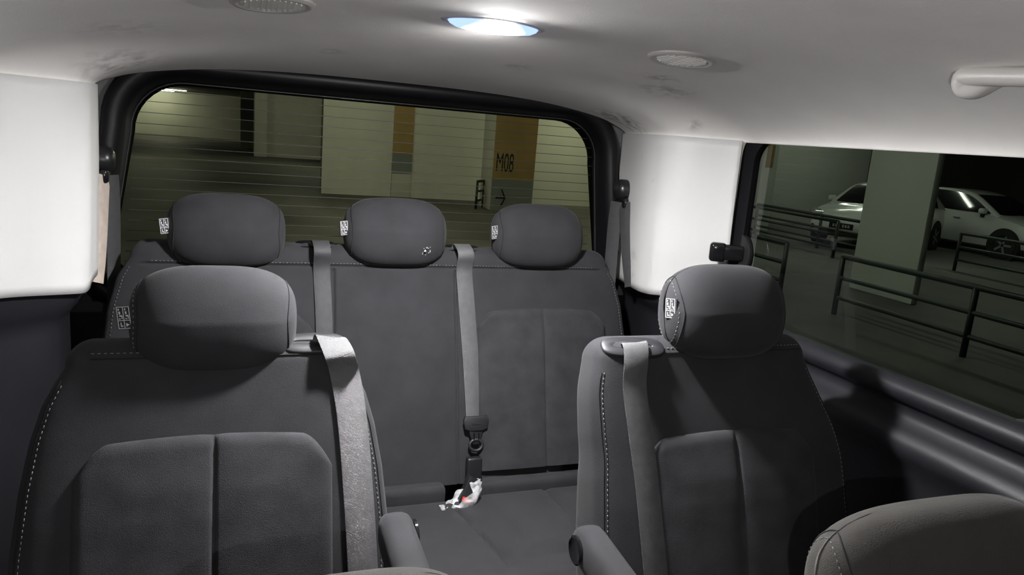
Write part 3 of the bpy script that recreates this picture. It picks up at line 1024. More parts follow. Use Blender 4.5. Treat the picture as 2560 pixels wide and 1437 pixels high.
# cushion with crowned, sewn top
def bench_cushion():
    xs = sorted(list(np.linspace(-0.66, 0.66, 89)) + [g + d for g in (0.135, 0.16, -0.15, 0.37) for d in (-0.004, -0.002, 0.002, 0.004)])
    ys = list(np.linspace(-0.51, -0.095, 60))
    V = []
    def seamx(y): return 0.128 + 0.045 * sstep(-0.10, -0.50, y)
    def top(x, y):
        z = 0.352 + 0.012 * math.cos((y + 0.36) / 0.28 * pi / 2)
        z -= 0.010 * math.exp(-((x - seamx(y)) / 0.004) ** 2)
        # raised right-hand insert with a valley along its inner edge
        xi = 0.185 + 0.040 * sstep(-0.20, -0.45, y)
        e = min(x - xi, 0.60 - x, y + 0.40, -0.10 - y)
        z += 0.016 * sstep(-0.004, 0.030, e)
        if 0.0 < e: z -= 0.007 * math.exp(-((x - 0.372) / 0.005) ** 2)
        xi2 = -0.195
        e = min(xi2 - x, 0.60 + x, y + 0.40, -0.10 - y)
        z += 0.016 * sstep(-0.004, 0.030, e)
        ex = min(0.66 - abs(x), y + 0.51)
        if ex < 0.05: z -= 0.05 * (1 - math.sqrt(max(0, 1 - (1 - ex / 0.05) ** 2)))
        ey = -0.095 - y
        if ey < 0.02: z -= 0.02 * (1 - math.sqrt(max(0, 1 - (1 - ey / 0.02) ** 2)))
        return z
    for y in ys:
        for x in xs: V.append((x, y, top(x, y)))
    nx, ny = len(xs), len(ys)
    F = grid_faces(nx, ny)
    # skirt
    ring = [i for i in range(nx)] + [j * nx + nx - 1 for j in range(1, ny)] + [(ny - 1) * nx + i for i in range(nx - 2, -1, -1)] + [j * nx for j in range(ny - 2, 0, -1)]
    o = len(V)
    for i in ring: V.append((V[i][0], V[i][1], 0.20))
    m = len(ring)
    for k in range(m):
        F.append((ring[k], o + k, o + (k + 1) % m, ring[(k + 1) % m]))
    F.append(tuple(o + k for k in range(m)))
    ob = mesh('seat_cushion', V, F, M['fabric'], bench)
    ob.data.set_sharp_from_angle(angle=math.radians(60))
bench_cushion()
box('seat_base', (-0.60, -0.44, 0.0), (0.60, 0.0, 0.22), M['black_plastic'], bench, 0.02)
for x in (-0.195, 0.180):
    belt_bezel(bench, Vector((x, 0.125, 0.953)), 0, w=0.050, d=0.022, tilt=math.radians(16)).data.materials[0] = M['gloss_black']
bm = SCUFF
bmesh.ops.translate(bm, verts=bm.verts, vec=(0, 0.105 - 0.0630, 0))
sc = from_bm('scuff', bm, M['print'], bench)
sc['label'] = 'small white scuff on the middle headrest'

# ================================================================== SEAT BELTS
def wpt(root, p): return Vector(p) + root.location
def belt_over_seat(root, B, side_pts, bez, label, name='seat_belt', width=0.047, wd0=(1, 0, 0), wd1=(1, 0, 0), material=None):
    """webbing from the bezel over the shoulder and down the front of the seat back"""
    o_root = empty(name, wpt(root, bez))
    tag(o_root, label, 'seat belt', 'lap belts of the seats')
    pts = [Vector(p) for p in side_pts]
    L = o_root.location
    ribbon('webbing', [tuple(wpt(root, p) - L) for p in pts], width, material or M['belt'], o_root, 0.0018, wd0, 70, wd1)
    return o_root

def down_front(B, xs_ss, off=0.004):
    return [B.P(max(-0.86 * B.wt(s)[0], min(0.86 * B.wt(s)[0], x)), s, off) + Vector((x - max(-0.86 * B.wt(s)[0], min(0.86 * B.wt(s)[0], x)), 0, 0)) for (x, s) in xs_ss]

ptsL = [Vector((0.170, 0.100, 0.890)), Vector((0.172, 0.094, 0.906)), Vector((0.179, 0.078, 0.902)), Vector((0.187, 0.062, 0.884))] + \
    down_front(BL, [(0.196, 0.455), (0.205, 0.40), (0.212, 0.32), (0.219, 0.20), (0.224, 0.08), (0.228, -0.02)], 0.010)
belt_over_seat(seatL, BL, ptsL, (0.150, 0.118, 0.905), 'grey seat belt over the right shoulder of the left middle seat', wd0=(1, -0.10, -0.15), wd1=(1, -0.15, 0))
ptsR = [Vector((-0.190, 0.101, 0.908)), Vector((-0.192, 0.094, 0.9215)), Vector((-0.196, 0.078, 0.914)), Vector((-0.200, 0.066, 0.893))] + \
    down_front(BR, [(-0.202, 0.455), (-0.198, 0.40), (-0.189, 0.30), (-0.183, 0.20), (-0.176, 0.10), (-0.166, 0.0)], 0.012)
belt_over_seat(seatR, BR, ptsR, (-0.176, 0.098, 0.92), 'pale grey seat belt catching the light on the right middle seat', wd0=(1, 0.05, 0.08), wd1=(1, 0.1, 0.0))

# bench belts
b1 = belt_over_seat(bench, BB, [Vector((-0.190, 0.118, 0.944)), Vector((-0.188, 0.108, 0.966)), Vector((-0.186, 0.082, 0.964)), Vector((-0.185, 0.06, 0.945))] +
                    [BB.P(x, s, 0.005) for (x, s) in ((-0.184, 0.54), (-0.180, 0.45), (-0.176, 0.30), (-0.172, 0.10))], (-0.195, 0.12, 0.953),
                    'dark grey belt hanging down the bench back left of the middle headrest', width=0.040, material=M['belt_dark'])
b2 = belt_over_seat(bench, BB, [Vector((0.172, 0.118, 0.944)), Vector((0.172, 0.108, 0.966)), Vector((0.173, 0.082, 0.964)), Vector((0.175, 0.06, 0.945))] +
                    [BB.P(x, s, 0.006) for (x, s) in ((0.177, 0.54), (0.182, 0.45), (0.190, 0.30), (0.197, 0.165))], (0.18, 0.12, 0.953),
                    'grey belt with buckle tongue hanging down the bench right of the middle headrest', width=0.043)
# tongue at the end of b2
Lb = b2.location
end = BB.P(0.198, 0.150, 0.012) + bench.location - Lb
Rt = Matrix.Rotation(-math.radians(14), 4, 'X')
fr = Matrix.Translation(end) @ Rt
head = [(-0.034, 0.012), (-0.030, 0.022), (0.030, 0.022), (0.034, 0.012), (0.030, -0.010), (0.016, -0.016), (-0.016, -0.016), (-0.030, -0.010)]
tg = prism('tongue', head, -0.010, M['grey_plastic'], b2, 0.003, fr)
sl = prism('tongue_slot', round_rect(0.012, 0.003, 0.0025), -0.0012, M['seam'], tg, 0, fr @ Matrix.Translation((0, -0.0100, 0.004)))
bl = [(-0.018, -0.010), (0.018, -0.010), (0.017, -0.024), (0.010, -0.044), (0.008, -0.050), (-0.008, -0.050), (-0.010, -0.044), (-0.017, -0.024)]
prism('tongue_blade', bl, -0.004, M['black_plastic'], tg, 0.001, fr @ Matrix.Translation((0, -0.002, 0)))
for sx in (-0.006, 0.006):
    box('blade_rib', (sx - 0.0014, -0.008, -0.043), (sx + 0.0014, -0.005, -0.020), M['chrome'], tg, 0, mtx=fr)
ring = [fr @ Vector((0.017 * math.cos(t), -0.004, -0.052 + 0.014 * math.sin(t))) for t in np.linspace(0, 2 * pi, 25)[:-1]]
V, F = tube_data(ring, 0.0042, 8, True)
mesh('blade_ring', V, F, M['grey_plastic'], tg)

# buckle stalk standing out of the bight
bk = empty('belt_buckle', (0.190, 1.655, 0.36))
tag(bk, 'black belt buckle with red button standing up from the bench gap', 'buckle')
rot = Matrix.Rotation(math.radians(-8), 4, 'X')
box('buckle_body', (-0.0205, -0.010, 0.022), (0.0205, 0.012, 0.092), M['black_plastic'], bk, 0.006, 3, rot)
box('buckle_stripe', (-0.002, -0.0112, 0.037), (0.010, -0.0095, 0.0395), M['print'], bk, 0, mtx=rot)
box('buckle_neck', (-0.014, -0.006, -0.02), (0.014, 0.006, 0.026), M['gloss_black'], bk, 0.003, 2, rot)

# second buckle lying in the plastic bag
bk2 = empty('belt_buckle', (0.150, 1.622, 0.345))
tag(bk2, 'dark buckle with red release button wrapped in clear plastic', 'buckle')
r2 = Matrix.Rotation(math.radians(30), 4, 'Y') @ Matrix.Rotation(math.radians(-20), 4, 'X')
box('buckle_body', (-0.016, -0.012, 0.010), (0.018, 0.010, 0.075), M['black_plastic'], bk2, 0.004, 2, r2)
box('release_button', (-0.012, -0.016, 0.010), (0.012, -0.010, 0.022), M['red'], bk2, 0.002, 2, r2)

# clear plastic wrap tied round it
m, nt, N, Lk, b = new_mat('clear plastic film')
b.inputs['Base Color'].default_value = (0.85, 0.85, 0.87, 1); b.inputs['Roughness'].default_value = 0.22
tr = N.new('ShaderNodeBsdfTransparent'); mx = N.new('ShaderNodeMixShader')
tcn = N.new('ShaderNodeTexCoord'); nz = N.new('ShaderNodeTexNoise'); nz.inputs['Scale'].default_value = 90; nz.inputs['Detail'].default_value = 4
rp = N.new('ShaderNodeMapRange'); rp.inputs['From Min'].default_value = 0.35; rp.inputs['From Max'].default_value = 0.65
rp.inputs['To Min'].default_value = 0.42; rp.inputs['To Max'].default_value = 0.85
Lk.new(tcn.outputs['Object'], nz.inputs['Vector']); Lk.new(nz.outputs['Fac'], rp.inputs['Value']); Lk.new(rp.outputs['Result'], mx.inputs[0])
Lk.new(tr.outputs[0], mx.inputs[1]); Lk.new(b.outputs[0], mx.inputs[2]); Lk.new(mx.outputs[0], N['Material Output'].inputs[0])
M['film'] = m
bag = empty('plastic_bag', (0.150, 1.615, 0.345))
tag(bag, 'crumpled clear plastic bag knotted around the bench buckle', 'plastic bag')
V = []
NU, NV = 56, 22
for j in range(NV):
    v = j / (NV - 1)
    for i in range(NU):
        t = 2 * pi * i / NU
        # pouch: rim leaning up to the right, closed belly below
        rx = 0.044 * math.sin(min(1.0, v * 1.25) * pi / 2) ** 0.8
        rz = 0.022 * math.sin(min(1.0, v * 1.25) * pi / 2) ** 0.8
        x = rx * math.cos(t); yv = rz * math.sin(t)
        z = -0.016 + 0.055 * v + 0.020 * math.cos(t) * v + 0.5 * x * v * 0.5
        nvec = noise.noise(Vector((x * 60, yv * 60, z * 60))) * 0.010 + 0.004 * math.sin(t * 9 + v * 4)
        k = 1 + nvec * 14 * v
        V.append((x * k + 0.0, yv * k - 0.006, z + nvec * 0.7))
F = grid_faces(NU, NV, True) + [tuple(range(NU - 1, -1, -1))]
o = mesh('pouch', V, F, M['film'], bag)
P = smooth_path([(-0.036, -0.012, -0.006), (-0.048, -0.020, 0.002), (-0.060, -0.024, -0.004), (-0.076, -0.026, -0.016), (-0.086, -0.028, -0.024)], 26)
V = []
for k, p in enumerate(P):
    u = k / 25
    r = 0.008 * (1 - u) + 0.004 + 0.006 * math.exp(-((u - 0.30) / 0.1) ** 2) * -0.6 + 0.004 * u
    for i in range(14):
        t = 2 * pi * i / 14
        q = r * (1 + 0.45 * noise.noise(Vector((u * 9, math.cos(t) * 2, math.sin(t) * 2))))
        V.append((p[0] + q * 0.3 * math.cos(t), p[1] + q * 0.6 * math.cos(t), p[2] + q * math.sin(t)))
mesh('twisted_tail', V, grid_faces(14, 26, True), M['film'], bag)
P = smooth_path([(-0.050, -0.022, 0.000), (-0.056, -0.026, 0.012), (-0.060, -0.026, 0.024)], 10)
V = []
for k, p in enumerate(P):
    u = k / 9; r = 0.003 + 0.004 * u
    for i in range(10):
        t = 2 * pi * i / 10
        q = r * (1 + 0.5 * noise.noise(Vector((u * 7, math.cos(t) * 2 + 5, math.sin(t) * 2))))
        V.append((p[0] + q * math.cos(t), p[1] + q * 0.4 * math.sin(t), p[2] + q * 0.2 * math.sin(t)))
mesh('tail_end', V, grid_faces(10, 10, True), M['film'], bag)

# shoulder belts on the rear pillars
def pillar_belt(sg, label, mat2):
    x = sg * (wall_x(1.90) - 0.010)
    root = empty('shoulder_belt', (x, 1.90, 1.13))
    tag(root, label, 'seat belt', 'rear shoulder belts')
    # capped anchor
    m = Matrix.Rotation(-sg * pi / 2, 4, 'Y')
    revolve('anchor_cap', [(0.030, -0.004), (0.030, 0.012), (0.026, 0.022), (0.016, 0.028), (0.0001, 0.030)], M['black_plastic'], root, 28, m)
    box('belt_loop', (-0.006 - 0.008 * sg, -0.034, -0.052), (0.010 - 0.008 * sg, 0.028, -0.020), M['gloss_black'], root, 0.007, 3)
    L = root.location
    ribbon('webbing', [(-sg * 0.022, -0.006, -0.034), (-sg * 0.024, -0.006, -0.10), (-sg * 0.022, -0.010, -0.26), (-sg * 0.018, -0.020, -0.50)], 0.040, M['belt_dark'], root, 0.0016, (0.7 * sg, -1, 0), 24)
    ribbon('webbing', [(-sg * 0.010, -0.026, -0.034), (-sg * 0.008, -0.044, -0.10), (-sg * 0.006, -0.080, -0.20), (-sg * 0.002, -0.100, -0.262)], 0.040, mat2, root, 0.0016, (0.45 * sg, -1, 0), 24)
    return root
pillar_belt(1, 'dark shoulder belt hanging on the white pillar right of the rear window', M['belt_dark'])
pillar_belt(-1, 'shoulder belt hanging in the dark gap left of the rear window', M['belt_beige'])
for sg in (1, -1):
    o = box('belt_stop', (sg * 0.676 - 0.008, 1.925, 0.935), (sg * 0.676 + 0.008, 1.955, 0.952), M['black_plastic'], None, 0.004)
    tag(o, 'small black belt hook on the %s rear pillar' % ('right' if sg > 0 else 'left'), 'hook')

# ================================================================== GARAGE OUTSIDE
G = -0.5
M['concrete_floor'] = mat('garage floor', (0.12, 0.12, 0.11), 0.65, 0.25, noise_scale=0.4, noise_amt=0.5, bump_scale=30, bump=0.1)
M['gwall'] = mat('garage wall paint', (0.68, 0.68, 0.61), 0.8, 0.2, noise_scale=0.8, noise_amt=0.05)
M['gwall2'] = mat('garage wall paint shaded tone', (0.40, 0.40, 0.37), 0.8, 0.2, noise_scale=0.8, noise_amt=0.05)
M['gceil'] = mat('garage ceiling paint', (0.30, 0.30, 0.28), 0.9, 0.1)
M['orange'] = mat('ochre column paint', (0.36, 0.25, 0.10), 0.7, 0.2, noise_scale=1.5, noise_amt=0.15)
M['gband'] = mat('grey column paint', (0.21, 0.23, 0.22), 0.7, 0.2)
M['rail'] = mat('dark rail paint', (0.025, 0.035, 0.03), 0.45, 0.4)
M['ink'] = mat('column lettering paint', (0.012, 0.02, 0.02), 0.7, 0.2)
M['tube_light'] = emit('fluorescent tube', (0.95, 1.0, 0.88), GARAGE)
M['car_white'] = mat('white car paint', (0.62, 0.62, 0.60), 0.25, 0.5, coat=0.8)
M['car_glass'] = mat('dark car glass', (0.006, 0.006, 0.008), 0.05, 0.6)
M['tyre'] = mat('tyre rubber', (0.01, 0.01, 0.01), 0.8)
M['lampglass'] = mat('headlamp glass', (0.25, 0.25, 0.26), 0.08, 0.8, coat=1)

o = box('garage_floor', (-30, -25, G - 0.2), (45, 75, G), M['concrete_floor'])
tag(o, 'dull concrete floor of the parking garage', 'floor', kind='structure')
o = box('garage_ceiling', (-30, -25, 2.55), (45, 75, 2.75), M['gceil'])
tag(o, 'low concrete ceiling of the parking garage', 'ceiling', kind='structure')

def gwall(name, lo, hi, label, m='gwall'):
    o = box(name, lo, hi, M[m]); tag(o, label, 'wall', kind='structure'); return o
gwall('wall_garage_rear', (1.72, 19.3, G), (9.4, 19.6, 2.55), 'pale garage wall behind the van, right half of the rear window')
gwall('wall_garage_far', (-24, 58, G), (6, 58.3, 2.55), 'far pale garage wall at the end of the driving lane')
gwall('wall_garage_lane', (1.1, 36.5, G), (6.0, 36.8, 2.55), 'garage wall set back beyond the near corner')
gwall('wall_garage_left', (-24.3, -25, G), (-24, 58, 2.55), 'garage wall far to the left')
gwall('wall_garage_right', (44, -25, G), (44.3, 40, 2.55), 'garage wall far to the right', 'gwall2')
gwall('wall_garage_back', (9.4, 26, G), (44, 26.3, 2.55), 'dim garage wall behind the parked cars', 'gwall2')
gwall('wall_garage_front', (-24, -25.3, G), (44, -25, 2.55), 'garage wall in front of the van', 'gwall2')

def column(x0, x1, y0, y1, label, orange=None, name='garage_column', m='gwall'):
    root = empty(name, ((x0 + x1) / 2, (y0 + y1) / 2, G))
    tag(root, label, 'column')
    L = root.location
    o = box('shaft', (x0 - L.x, y0 - L.y, 0), (x1 - L.x, y1 - L.y, 2.55 - G), M[m], root, 0.02)
    return root

cM = column(5.45, 6.50, 17.0, 17.9, 'broad garage column painted ochre over grey, lettered M08 with an arrow')
L = cM.location
box('ochre_band', (5.44 - L.x, 16.985 - L.y, 0.25 - G), (6.51 - L.x, 17.0 - L.y, 2.5 - G), M['orange'], cM)
box('grey_band', (5.44 - L.x, 16.985 - L.y, 0.0), (6.51 - L.x, 17.0 - L.y, 0.25 - G), M['gband'], cM)
def text_mesh(name, txt, size, mtx, parent, xs=1.0):
    cu = bpy.data.curves.new(name, 'FONT'); cu.body = txt; cu.size = size; cu.extrude = 0.002
    cu.offset = 0.0
    t = bpy.data.objects.new(name, cu); COL.objects.link(t)
    dg = bpy.context.evaluated_depsgraph_get()
    me = bpy.data.meshes.new_from_object(t.evaluated_get(dg))
    bpy.data.objects.remove(t)
    me.transform(Matrix.Scale(xs, 4, (1, 0, 0)))
    me.transform(Matrix.Rotation(pi / 2, 4, 'X')); me.transform(mtx)
    me.materials.clear(); me.materials.append(M['ink'])
    return link(bpy.data.objects.new(name, me), parent)
text_mesh('lettering', 'M08', 0.62, Matrix.Translation((5.50 - L.x, 16.982 - L.y, 0.45 - G)), cM, 0.42)
# arrow
for (a, b) in (((5.56, -0.185), (5.80, -0.185)), ((5.80, -0.185), (5.70, 0.02)), ((5.80, -0.185), (5.70, -0.39))):
    p = Vector((a[0] - L.x, 16.981 - L.y, a[1] - G)); q = Vector((b[0] - L.x, 16.981 - L.y, b[1] - G))
    V, F = tube_data([p, q], 0.018, 4); mesh('arrow_stroke', V, F, M['ink'], cM)

cB = column(3.47, 3.98, 19.22, 19.3, 'narrow ochre and grey painted pilaster on the pale rear wall')
L = cB.location
box('ochre_band', (3.465 - L.x, 19.205 - L.y, 0.62 - G), (3.985 - L.x, 19.22 - L.y, 2.2 - G), M['orange'], cB)
box('grey_band', (3.465 - L.x, 19.205 - L.y, 0.12 - G), (3.985 - L.x, 19.22 - L.y, 0.62 - G), M['gband'], cB)
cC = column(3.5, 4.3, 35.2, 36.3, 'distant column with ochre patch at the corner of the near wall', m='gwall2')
L = cC.location
box('ochre_band', (3.49 - L.x, 35.18 - L.y, 0.9 - G), (4.31 - L.x, 35.2 - L.y, 2.2 - G), M['orange'], cC)
box('grey_band', (3.49 - L.x, 35.18 - L.y, 0.1 - G), (4.31 - L.x, 35.2 - L.y, 0.9 - G), M['gband'], cC)
cD = column(0.55, 1.1, 36.0, 37.5, 'slim far column with a bright corner edge')
cE = column(0.05, 0.75, 44.0, 45.0, 'far column with a dark grey band beside the driving lane', m='gwall2')
L = cE.location
box('grey_band', (0.04 - L.x, 43.98 - L.y, 1.0 - G), (0.76 - L.x, 44.0 - L.y, 2.1 - G), M['gband'], cE)

column(8.1, 8.22, 7.20, 8.30, 'thick pale column standing among the railings outside the right window')
cF = column(11.2, 11.9, 12.2 + 2.6, 15.8, 'pale column behind the white car front, with an ochre strip')
L = cF.location
box('ochre_band', (11.55 - L.x, 14.78 - L.y, 1.05 - G), (11.75 - L.x, 14.80 - L.y, 2.3 - G), M['orange'], cF)
column(10.4, 11.2, 15.6, 16.6, 'pale column near the latch end of the right window')
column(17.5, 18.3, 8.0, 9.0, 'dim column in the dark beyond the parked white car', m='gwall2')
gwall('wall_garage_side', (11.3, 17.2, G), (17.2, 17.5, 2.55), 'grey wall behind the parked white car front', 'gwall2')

# ---------------- railings
def railing(p0, p1, posts, label, name='railing', h=0.70, group=None):
    p0 = Vector((*p0, G)); p1 = Vector((*p1, G))
    root = empty(name, p0); tag(root, label, 'railing', group)
    d = p1 - p0
    for z in (h, h * 0.64, h * 0.30):
        V, F = tube_data([Vector((0, 0, z)), d + Vector((0, 0, z))], 0.032 if z == h else 0.026, 10)
        mesh('rail', V, F, M['rail'], root)
    for k in range(posts):
        q = d * (k / (posts - 1))
        V, F = tube_data([q, q + Vector((0, 0, h + 0.01))], 0.032, 10); mesh('post', V, F, M['rail'], root)
    return root
railing((6.36, 6.75), (6.36, 1.6), 4, 'dark pipe railing nearest the right window, running past the thick column')
railing((6.36, 7.72), (6.36, 11.2), 3, 'dark pipe railing seen just right of the window latch')
railing((10.35, 14.0), (10.35, 11.0), 2, 'pipe railing in front of the white car beyond the walkway')
railing((11.1, 14.3), (11.1, 10.2), 3, 'second pipe railing close to the bumper of the white car')
railing((12.2, 9.9), (12.2, 5.0), 4, 'pipe railing in front of the parked white car seen from its side')
rr_ = railing((5.15, 17.2), (5.45, 17.6), 2, 'short rail end standing beside the lettered column', h=0.66)

# ---------------- cars
def make_car(loc, rz, label):
    root = empty('parked_car', (loc[0], loc[1], G), rz)
    tag(root, label, 'car')
    W = 0.87
    # lower body loft: (x, z_bottom, z_shoulder, z_centre, half width)
    st = [(-2.10, 0.42, 0.66, 0.70, 0.55), (-2.06, 0.32, 0.82, 0.88, 0.74), (-1.9, 0.25, 0.93, 1.00, 0.83), (-1.4, 0.20, 0.95, 1.02, W), (-0.6, 0.18, 0.94, 1.0, W),
          (0.2, 0.18, 0.93, 0.98, W), (0.9, 0.18, 0.90, 0.96, W), (1.4, 0.20, 0.82, 0.90, W - 0.01), (1.8, 0.22, 0.72, 0.82, 0.83), (2.02, 0.24, 0.62, 0.74, 0.74), (2.12, 0.30, 0.54, 0.64, 0.60), (2.14, 0.34, 0.46, 0.50, 0.5)]
    V = []
    nseg = 16
    def sec(x, zb, zs, zc, w):
        half = [(0, zb), (w * 0.80, zb), (w * 0.95, zb + 0.06), (w, zb + (zs - zb) * 0.40), (w * 0.995, zb + (zs - zb) * 0.68), (w * 0.975, zb + (zs - zb) * 0.80), (w * 0.955, zs), (w * 0.80, zs + (zc - zs) * 0.55), (0, zc)]
        pts = half + [(-a, b) for (a, b) in reversed(half[1:-1])]
        return [(x, a, b) for (a, b) in pts]
    rows = []
    X = [s[0] for s in st]
    for x in np.linspace(-2.10, 2.14, 60):
        v = [float(np.interp(x, X, [s[i] for s in st])) for i in range(1, 5)]
        rows.append(sec(x, *v))
    nu = len(rows[0])
    V = [p for r in rows for p in r]
    F = grid_faces(nu, len(rows), True) + [tuple(range(nu - 1, -1, -1)), tuple((len(rows) - 1) * nu + k for k in range(nu))]
    body = mesh('body', V, F, M['car_white'], root)
    body.data.set_sharp_from_angle(angle=math.radians(35))
    # cabin: roof shell with glass panels
    prof = [(1.00, 0.90), (0.62, 1.12), (0.25, 1.31), (-0.10, 1.40), (-0.6, 1.43), (-1.1, 1.40), (-1.55, 1.27), (-1.95, 0.98)]
    P = smooth_path([(a, 0, b) for (a, b) in prof], 40)
    def cabin(inset, name, m, x_lo, x_hi, zlow, parent, sidew=0.0):
        V = []; rows = 0
        for p in P:
            if not (x_lo <= p[0] <= x_hi): continue
            zt = p[2] - inset
            wt = 0.60 + 0.04 * (1.45 - zt); wb = 0.80 + sidew
            zb = max(zlow, 0.90)
            zb = min(zb, zt - 0.005)
            k = (zt - zb) / 0.52
            wt2 = wb + (wt - wb) * min(1, k)
            V += [(p[0], -wb, zb), (p[0], -(wb + (wt2 - wb) * 0.6), zb + (zt - zb) * 0.62), (p[0], -wt2, zt - 0.03 * min(1, k)), (p[0], -wt2 * 0.7, zt), (p[0], wt2 * 0.7, zt), (p[0], wt2, zt - 0.03 * min(1, k)), (p[0], wb + (wt2 - wb) * 0.6, zb + (zt - zb) * 0.62), (p[0], wb, zb)]
            rows += 1
        F = grid_faces(8, rows)
        return mesh(name, V, F, m, parent)
    cabin(0.0, 'roof', M['car_white'], -2.0, 1.05, 0.90, root)
    # side windows and screens: offset strips lying just outside the shell
    for sy in (-1, 1):
        Vw = []; r = 0
        for p in P:
            if not (-1.5 <= p[0] <= 0.86): continue
            zt = p[2]; zb = 0.90; k = min(1, (zt - zb) / 0.52)
            wt = 0.80 + ((0.60 + 0.04 * (1.45 - zt)) - 0.80) * k
            za, zz = zb + 0.045, zt - 0.055
            if zz - za < 0.015: zz = za + 0.015
            for q in (0, 0.5, 1):
                z = za + (zz - za) * q
                w = 0.80 + (wt - 0.80) * (z - zb) / max(0.02, zt - zb) + 0.012
                Vw.append((p[0], sy * w, z))
            r += 1
        mesh('side_window', Vw, grid_faces(3, r), M['car_glass'], root)
        # mirror
        bm = bmesh.new(); box_bm(bm, (0.60, sy * 0.88 - 0.09, 0.93), (0.74, sy * 0.88 + 0.09, 1.06), 0.045, 3)
        mi = from_bm('door_mirror', bm, M['car_white'], root, angle=60)
        box('mirror_foot', (0.62, sy * 0.86 - 0.03, 0.86), (0.70, sy * 0.86 + 0.05, 0.95), M['tyre'], mi, 0.01)
        for dx in (0.05, -0.85):
            box('door_handle', (dx - 0.10, sy * 0.862 - 0.012, 0.765), (dx + 0.08, sy * 0.862 + 0.012, 0.795), M['chrome'], root, 0.008)
        # headlamp
        bm = bmesh.new(); box_bm(bm, (-0.20, -0.17, -0.055), (0.14, 0.15, 0.075), 0.045, 3, Matrix.Translation((1.93, sy * 0.62, 0.665)) @ Matrix.Rotation(sy * math.radians(-38), 4, 'Z') @ Matrix.Rotation(math.radians(12), 4, 'Y'))
        from_bm('headlamp', bm, M['lampglass'], root, angle=60)
        bm = bmesh.new(); box_bm(bm, (-0.03, -0.10, -0.05), (0.06, 0.10, 0.05), 0.03, 2, Matrix.Translation((2.02, sy * 0.62, 0.40)) @ Matrix.Rotation(sy * math.radians(-30), 4, 'Z'))
        from_bm('fog_lamp_recess', bm, M['tyre'], root, angle=60)
    Vw = []; r = 0
    for p in P:
        if 0.18 <= p[0] <= 0.99:
            k = min(1, (p[2] - 0.9) / 0.52); w = (0.80 + (0.60 - 0.80) * k) * 0.86
            for q in np.linspace(-1, 1, 7): Vw.append((p[0] + 0.008, q * w, p[2] + 0.012))
            r += 1
    mesh('windscreen', Vw, grid_faces(7, r), M['car_glass'], root)
    Vw = []; r = 0
    for p in P:
        if -1.88 <= p[0] <= -1.3:
            k = min(1, (p[2] - 0.9) / 0.52); w = (0.80 + (0.60 - 0.80) * k) * 0.86
            for q in np.linspace(-1, 1, 7): Vw.append((p[0] - 0.008, q * w, p[2] + 0.012))
            r += 1
    mesh('rear_screen', Vw, grid_faces(7, r), M['car_glass'], root)
    box('grille', (2.06, -0.45, 0.27), (2.155, 0.45, 0.36), M['tyre'], root, 0.02)
    pl = box('number_plate', (2.140, -0.26, 0.42), (2.156, 0.26, 0.54), M['tyre'], root, 0.004)
    for k, c in enumerate((-0.16, -0.10, -0.04, 0.05, 0.11, 0.17)):
        box('plate_character', (2.1555, c - 0.020, 0.452), (2.158, c + 0.020, 0.510), mat('plate paint', (0.4, 0.4, 0.4), 0.6) if k == 0 else bpy.data.materials['plate paint'], pl)
    for (x, y) in ((1.27, -1), (1.27, 1), (-1.33, -1), (-1.33, 1)):
        m = Matrix.Translation((x, y * 0.885, 0.31)) @ Matrix.Rotation(-y * pi / 2, 4, 'X')
        revolve('wheel_arch', [(0.375, -0.10), (0.375, -0.012), (0.33, -0.012)], M['tyre'], root, 32, m)
        wh = revolve('wheel', [(0.30, -0.18), (0.312, -0.15), (0.312, -0.02), (0.295, 0.004), (0.215, 0.004), (0.205, -0.02)], M['tyre'], root, 32, m)
        bm = bmesh.new()
        for k in range(5):
            box_bm(bm, (0.03, -0.028, -0.03), (0.208, 0.028, -0.008), 0.006, 1, m @ Matrix.Rotation(2 * pi * k / 5, 4, 'Z'))
        from_bm('rim_spokes', bm, M['gband'], wh)
    return root
c1 = make_car((13.45, 13.00), pi + math.radians(20), 'white car with dark number plate, its front showing left of the thick column')
c1.scale = (0.82, 1, 1)
make_car((16.32, 12.70), -pi / 2, 'white hatchback seen from its side, right of the thick column')

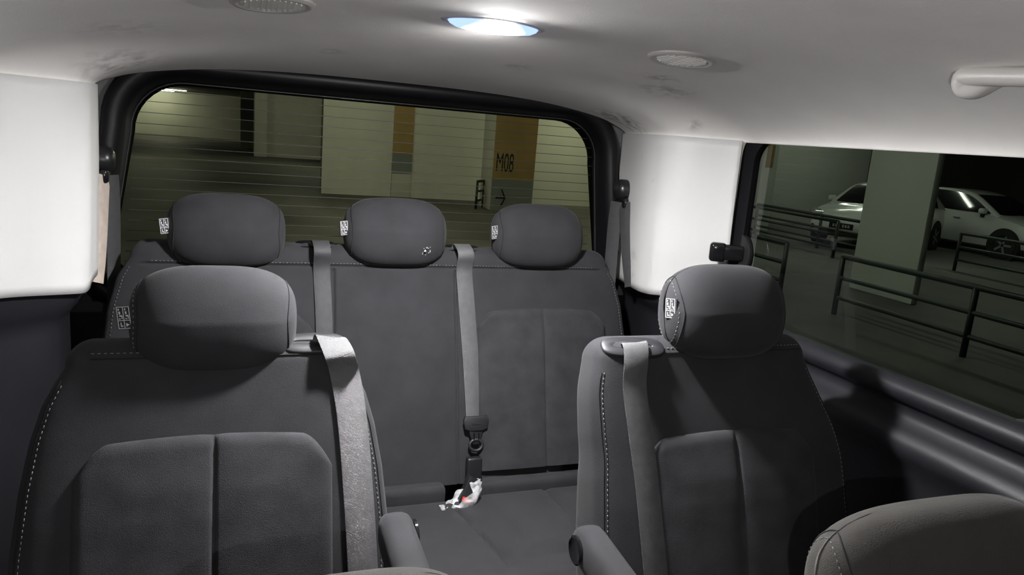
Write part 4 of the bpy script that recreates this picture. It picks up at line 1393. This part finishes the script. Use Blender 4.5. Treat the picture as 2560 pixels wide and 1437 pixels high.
# ---------------- garage lamps
def tube_lamp(x, y, along, label, length=1.3, z=2.50):
    root = empty('tube_lamp', (x, y, z)); tag(root, label, 'lamp', 'garage tube lamps')
    a, b = (length / 2, 0.07) if along == 'x' else (0.07, length / 2)
    box('housing', (-a, -b, 0.0), (a, b, 0.05), M['gwall'], root)
    e = Vector((length / 2 - 0.05, 0, -0.03)) if along == 'x' else Vector((0, length / 2 - 0.05, -0.03))
    V, F = tube_data([Vector((-e.x, -e.y, -0.03)), e], 0.022, 8)
    mesh('tube', V, F, M['tube_light'], root)
LAMPS = [(-4.2, 52, 'x', 'far tube lamp glowing at the top left of the rear window'), (-5.2, 56.5, 'x', 'tube lamp close to the far wall'), (-9, 54, 'x', 'tube lamp added out of view at the far left to brighten the far wall'),
         (-3, 30, 'x', 'tube lamp added out of view over the driving lane to light the far walls'), (2.6, 31, 'x', 'tube lamp added out of view to light the set-back wall'), (2.8, 11, 'x', 'unseen tube lamp placed to light the floor just behind the van'),  # several tubes are unseen additions that brighten the walls, floor and cars
         (2.2, 15.8, 'x', 'tube lamp added out of view to light the pale rear wall'), (8.6, 17.4, 'y', 'unseen tube lamp placed to light the wall right of the lettered column'),
         (4.6, 7.0, 'y', 'tube lamp over the near walkway right of the van'), (9.5, 12.5, 'y', 'tube lamp over the far walkway'), (14.3, 14.9, 'x', 'tube lamp added out of view to light the white car front and the wall behind'),
         (12.9, 9.0, 'y', 'tube lamp added out of view to light the side of the white hatchback'), (-6.9, -6.6, 'x', 'tube lamp ahead of the van on the left'), (-7, 8, 'y', 'tube lamp left of the van')]
for (x, y, al, lab) in LAMPS: tube_lamp(x, y, al, lab, 2.4)
for k in range(3):
    bm = bmesh.new(); bmesh.ops.create_uvsphere(bm, u_segments=10, v_segments=6, radius=0.05)
    o = from_bm('spot_lamp', bm, bpy.data.materials.get('warm spot') or emit('warm spot', (1.0, 0.85, 0.5), 30), None, smooth=True)
    o.location = (28.0, 18.30, 2.10 - 0.26 * k)
    tag(o, '%s of three tiny warm light dots at the top right of the side window' % ('topmost', 'middle', 'lowest')[k], 'lamp', 'far light dots')
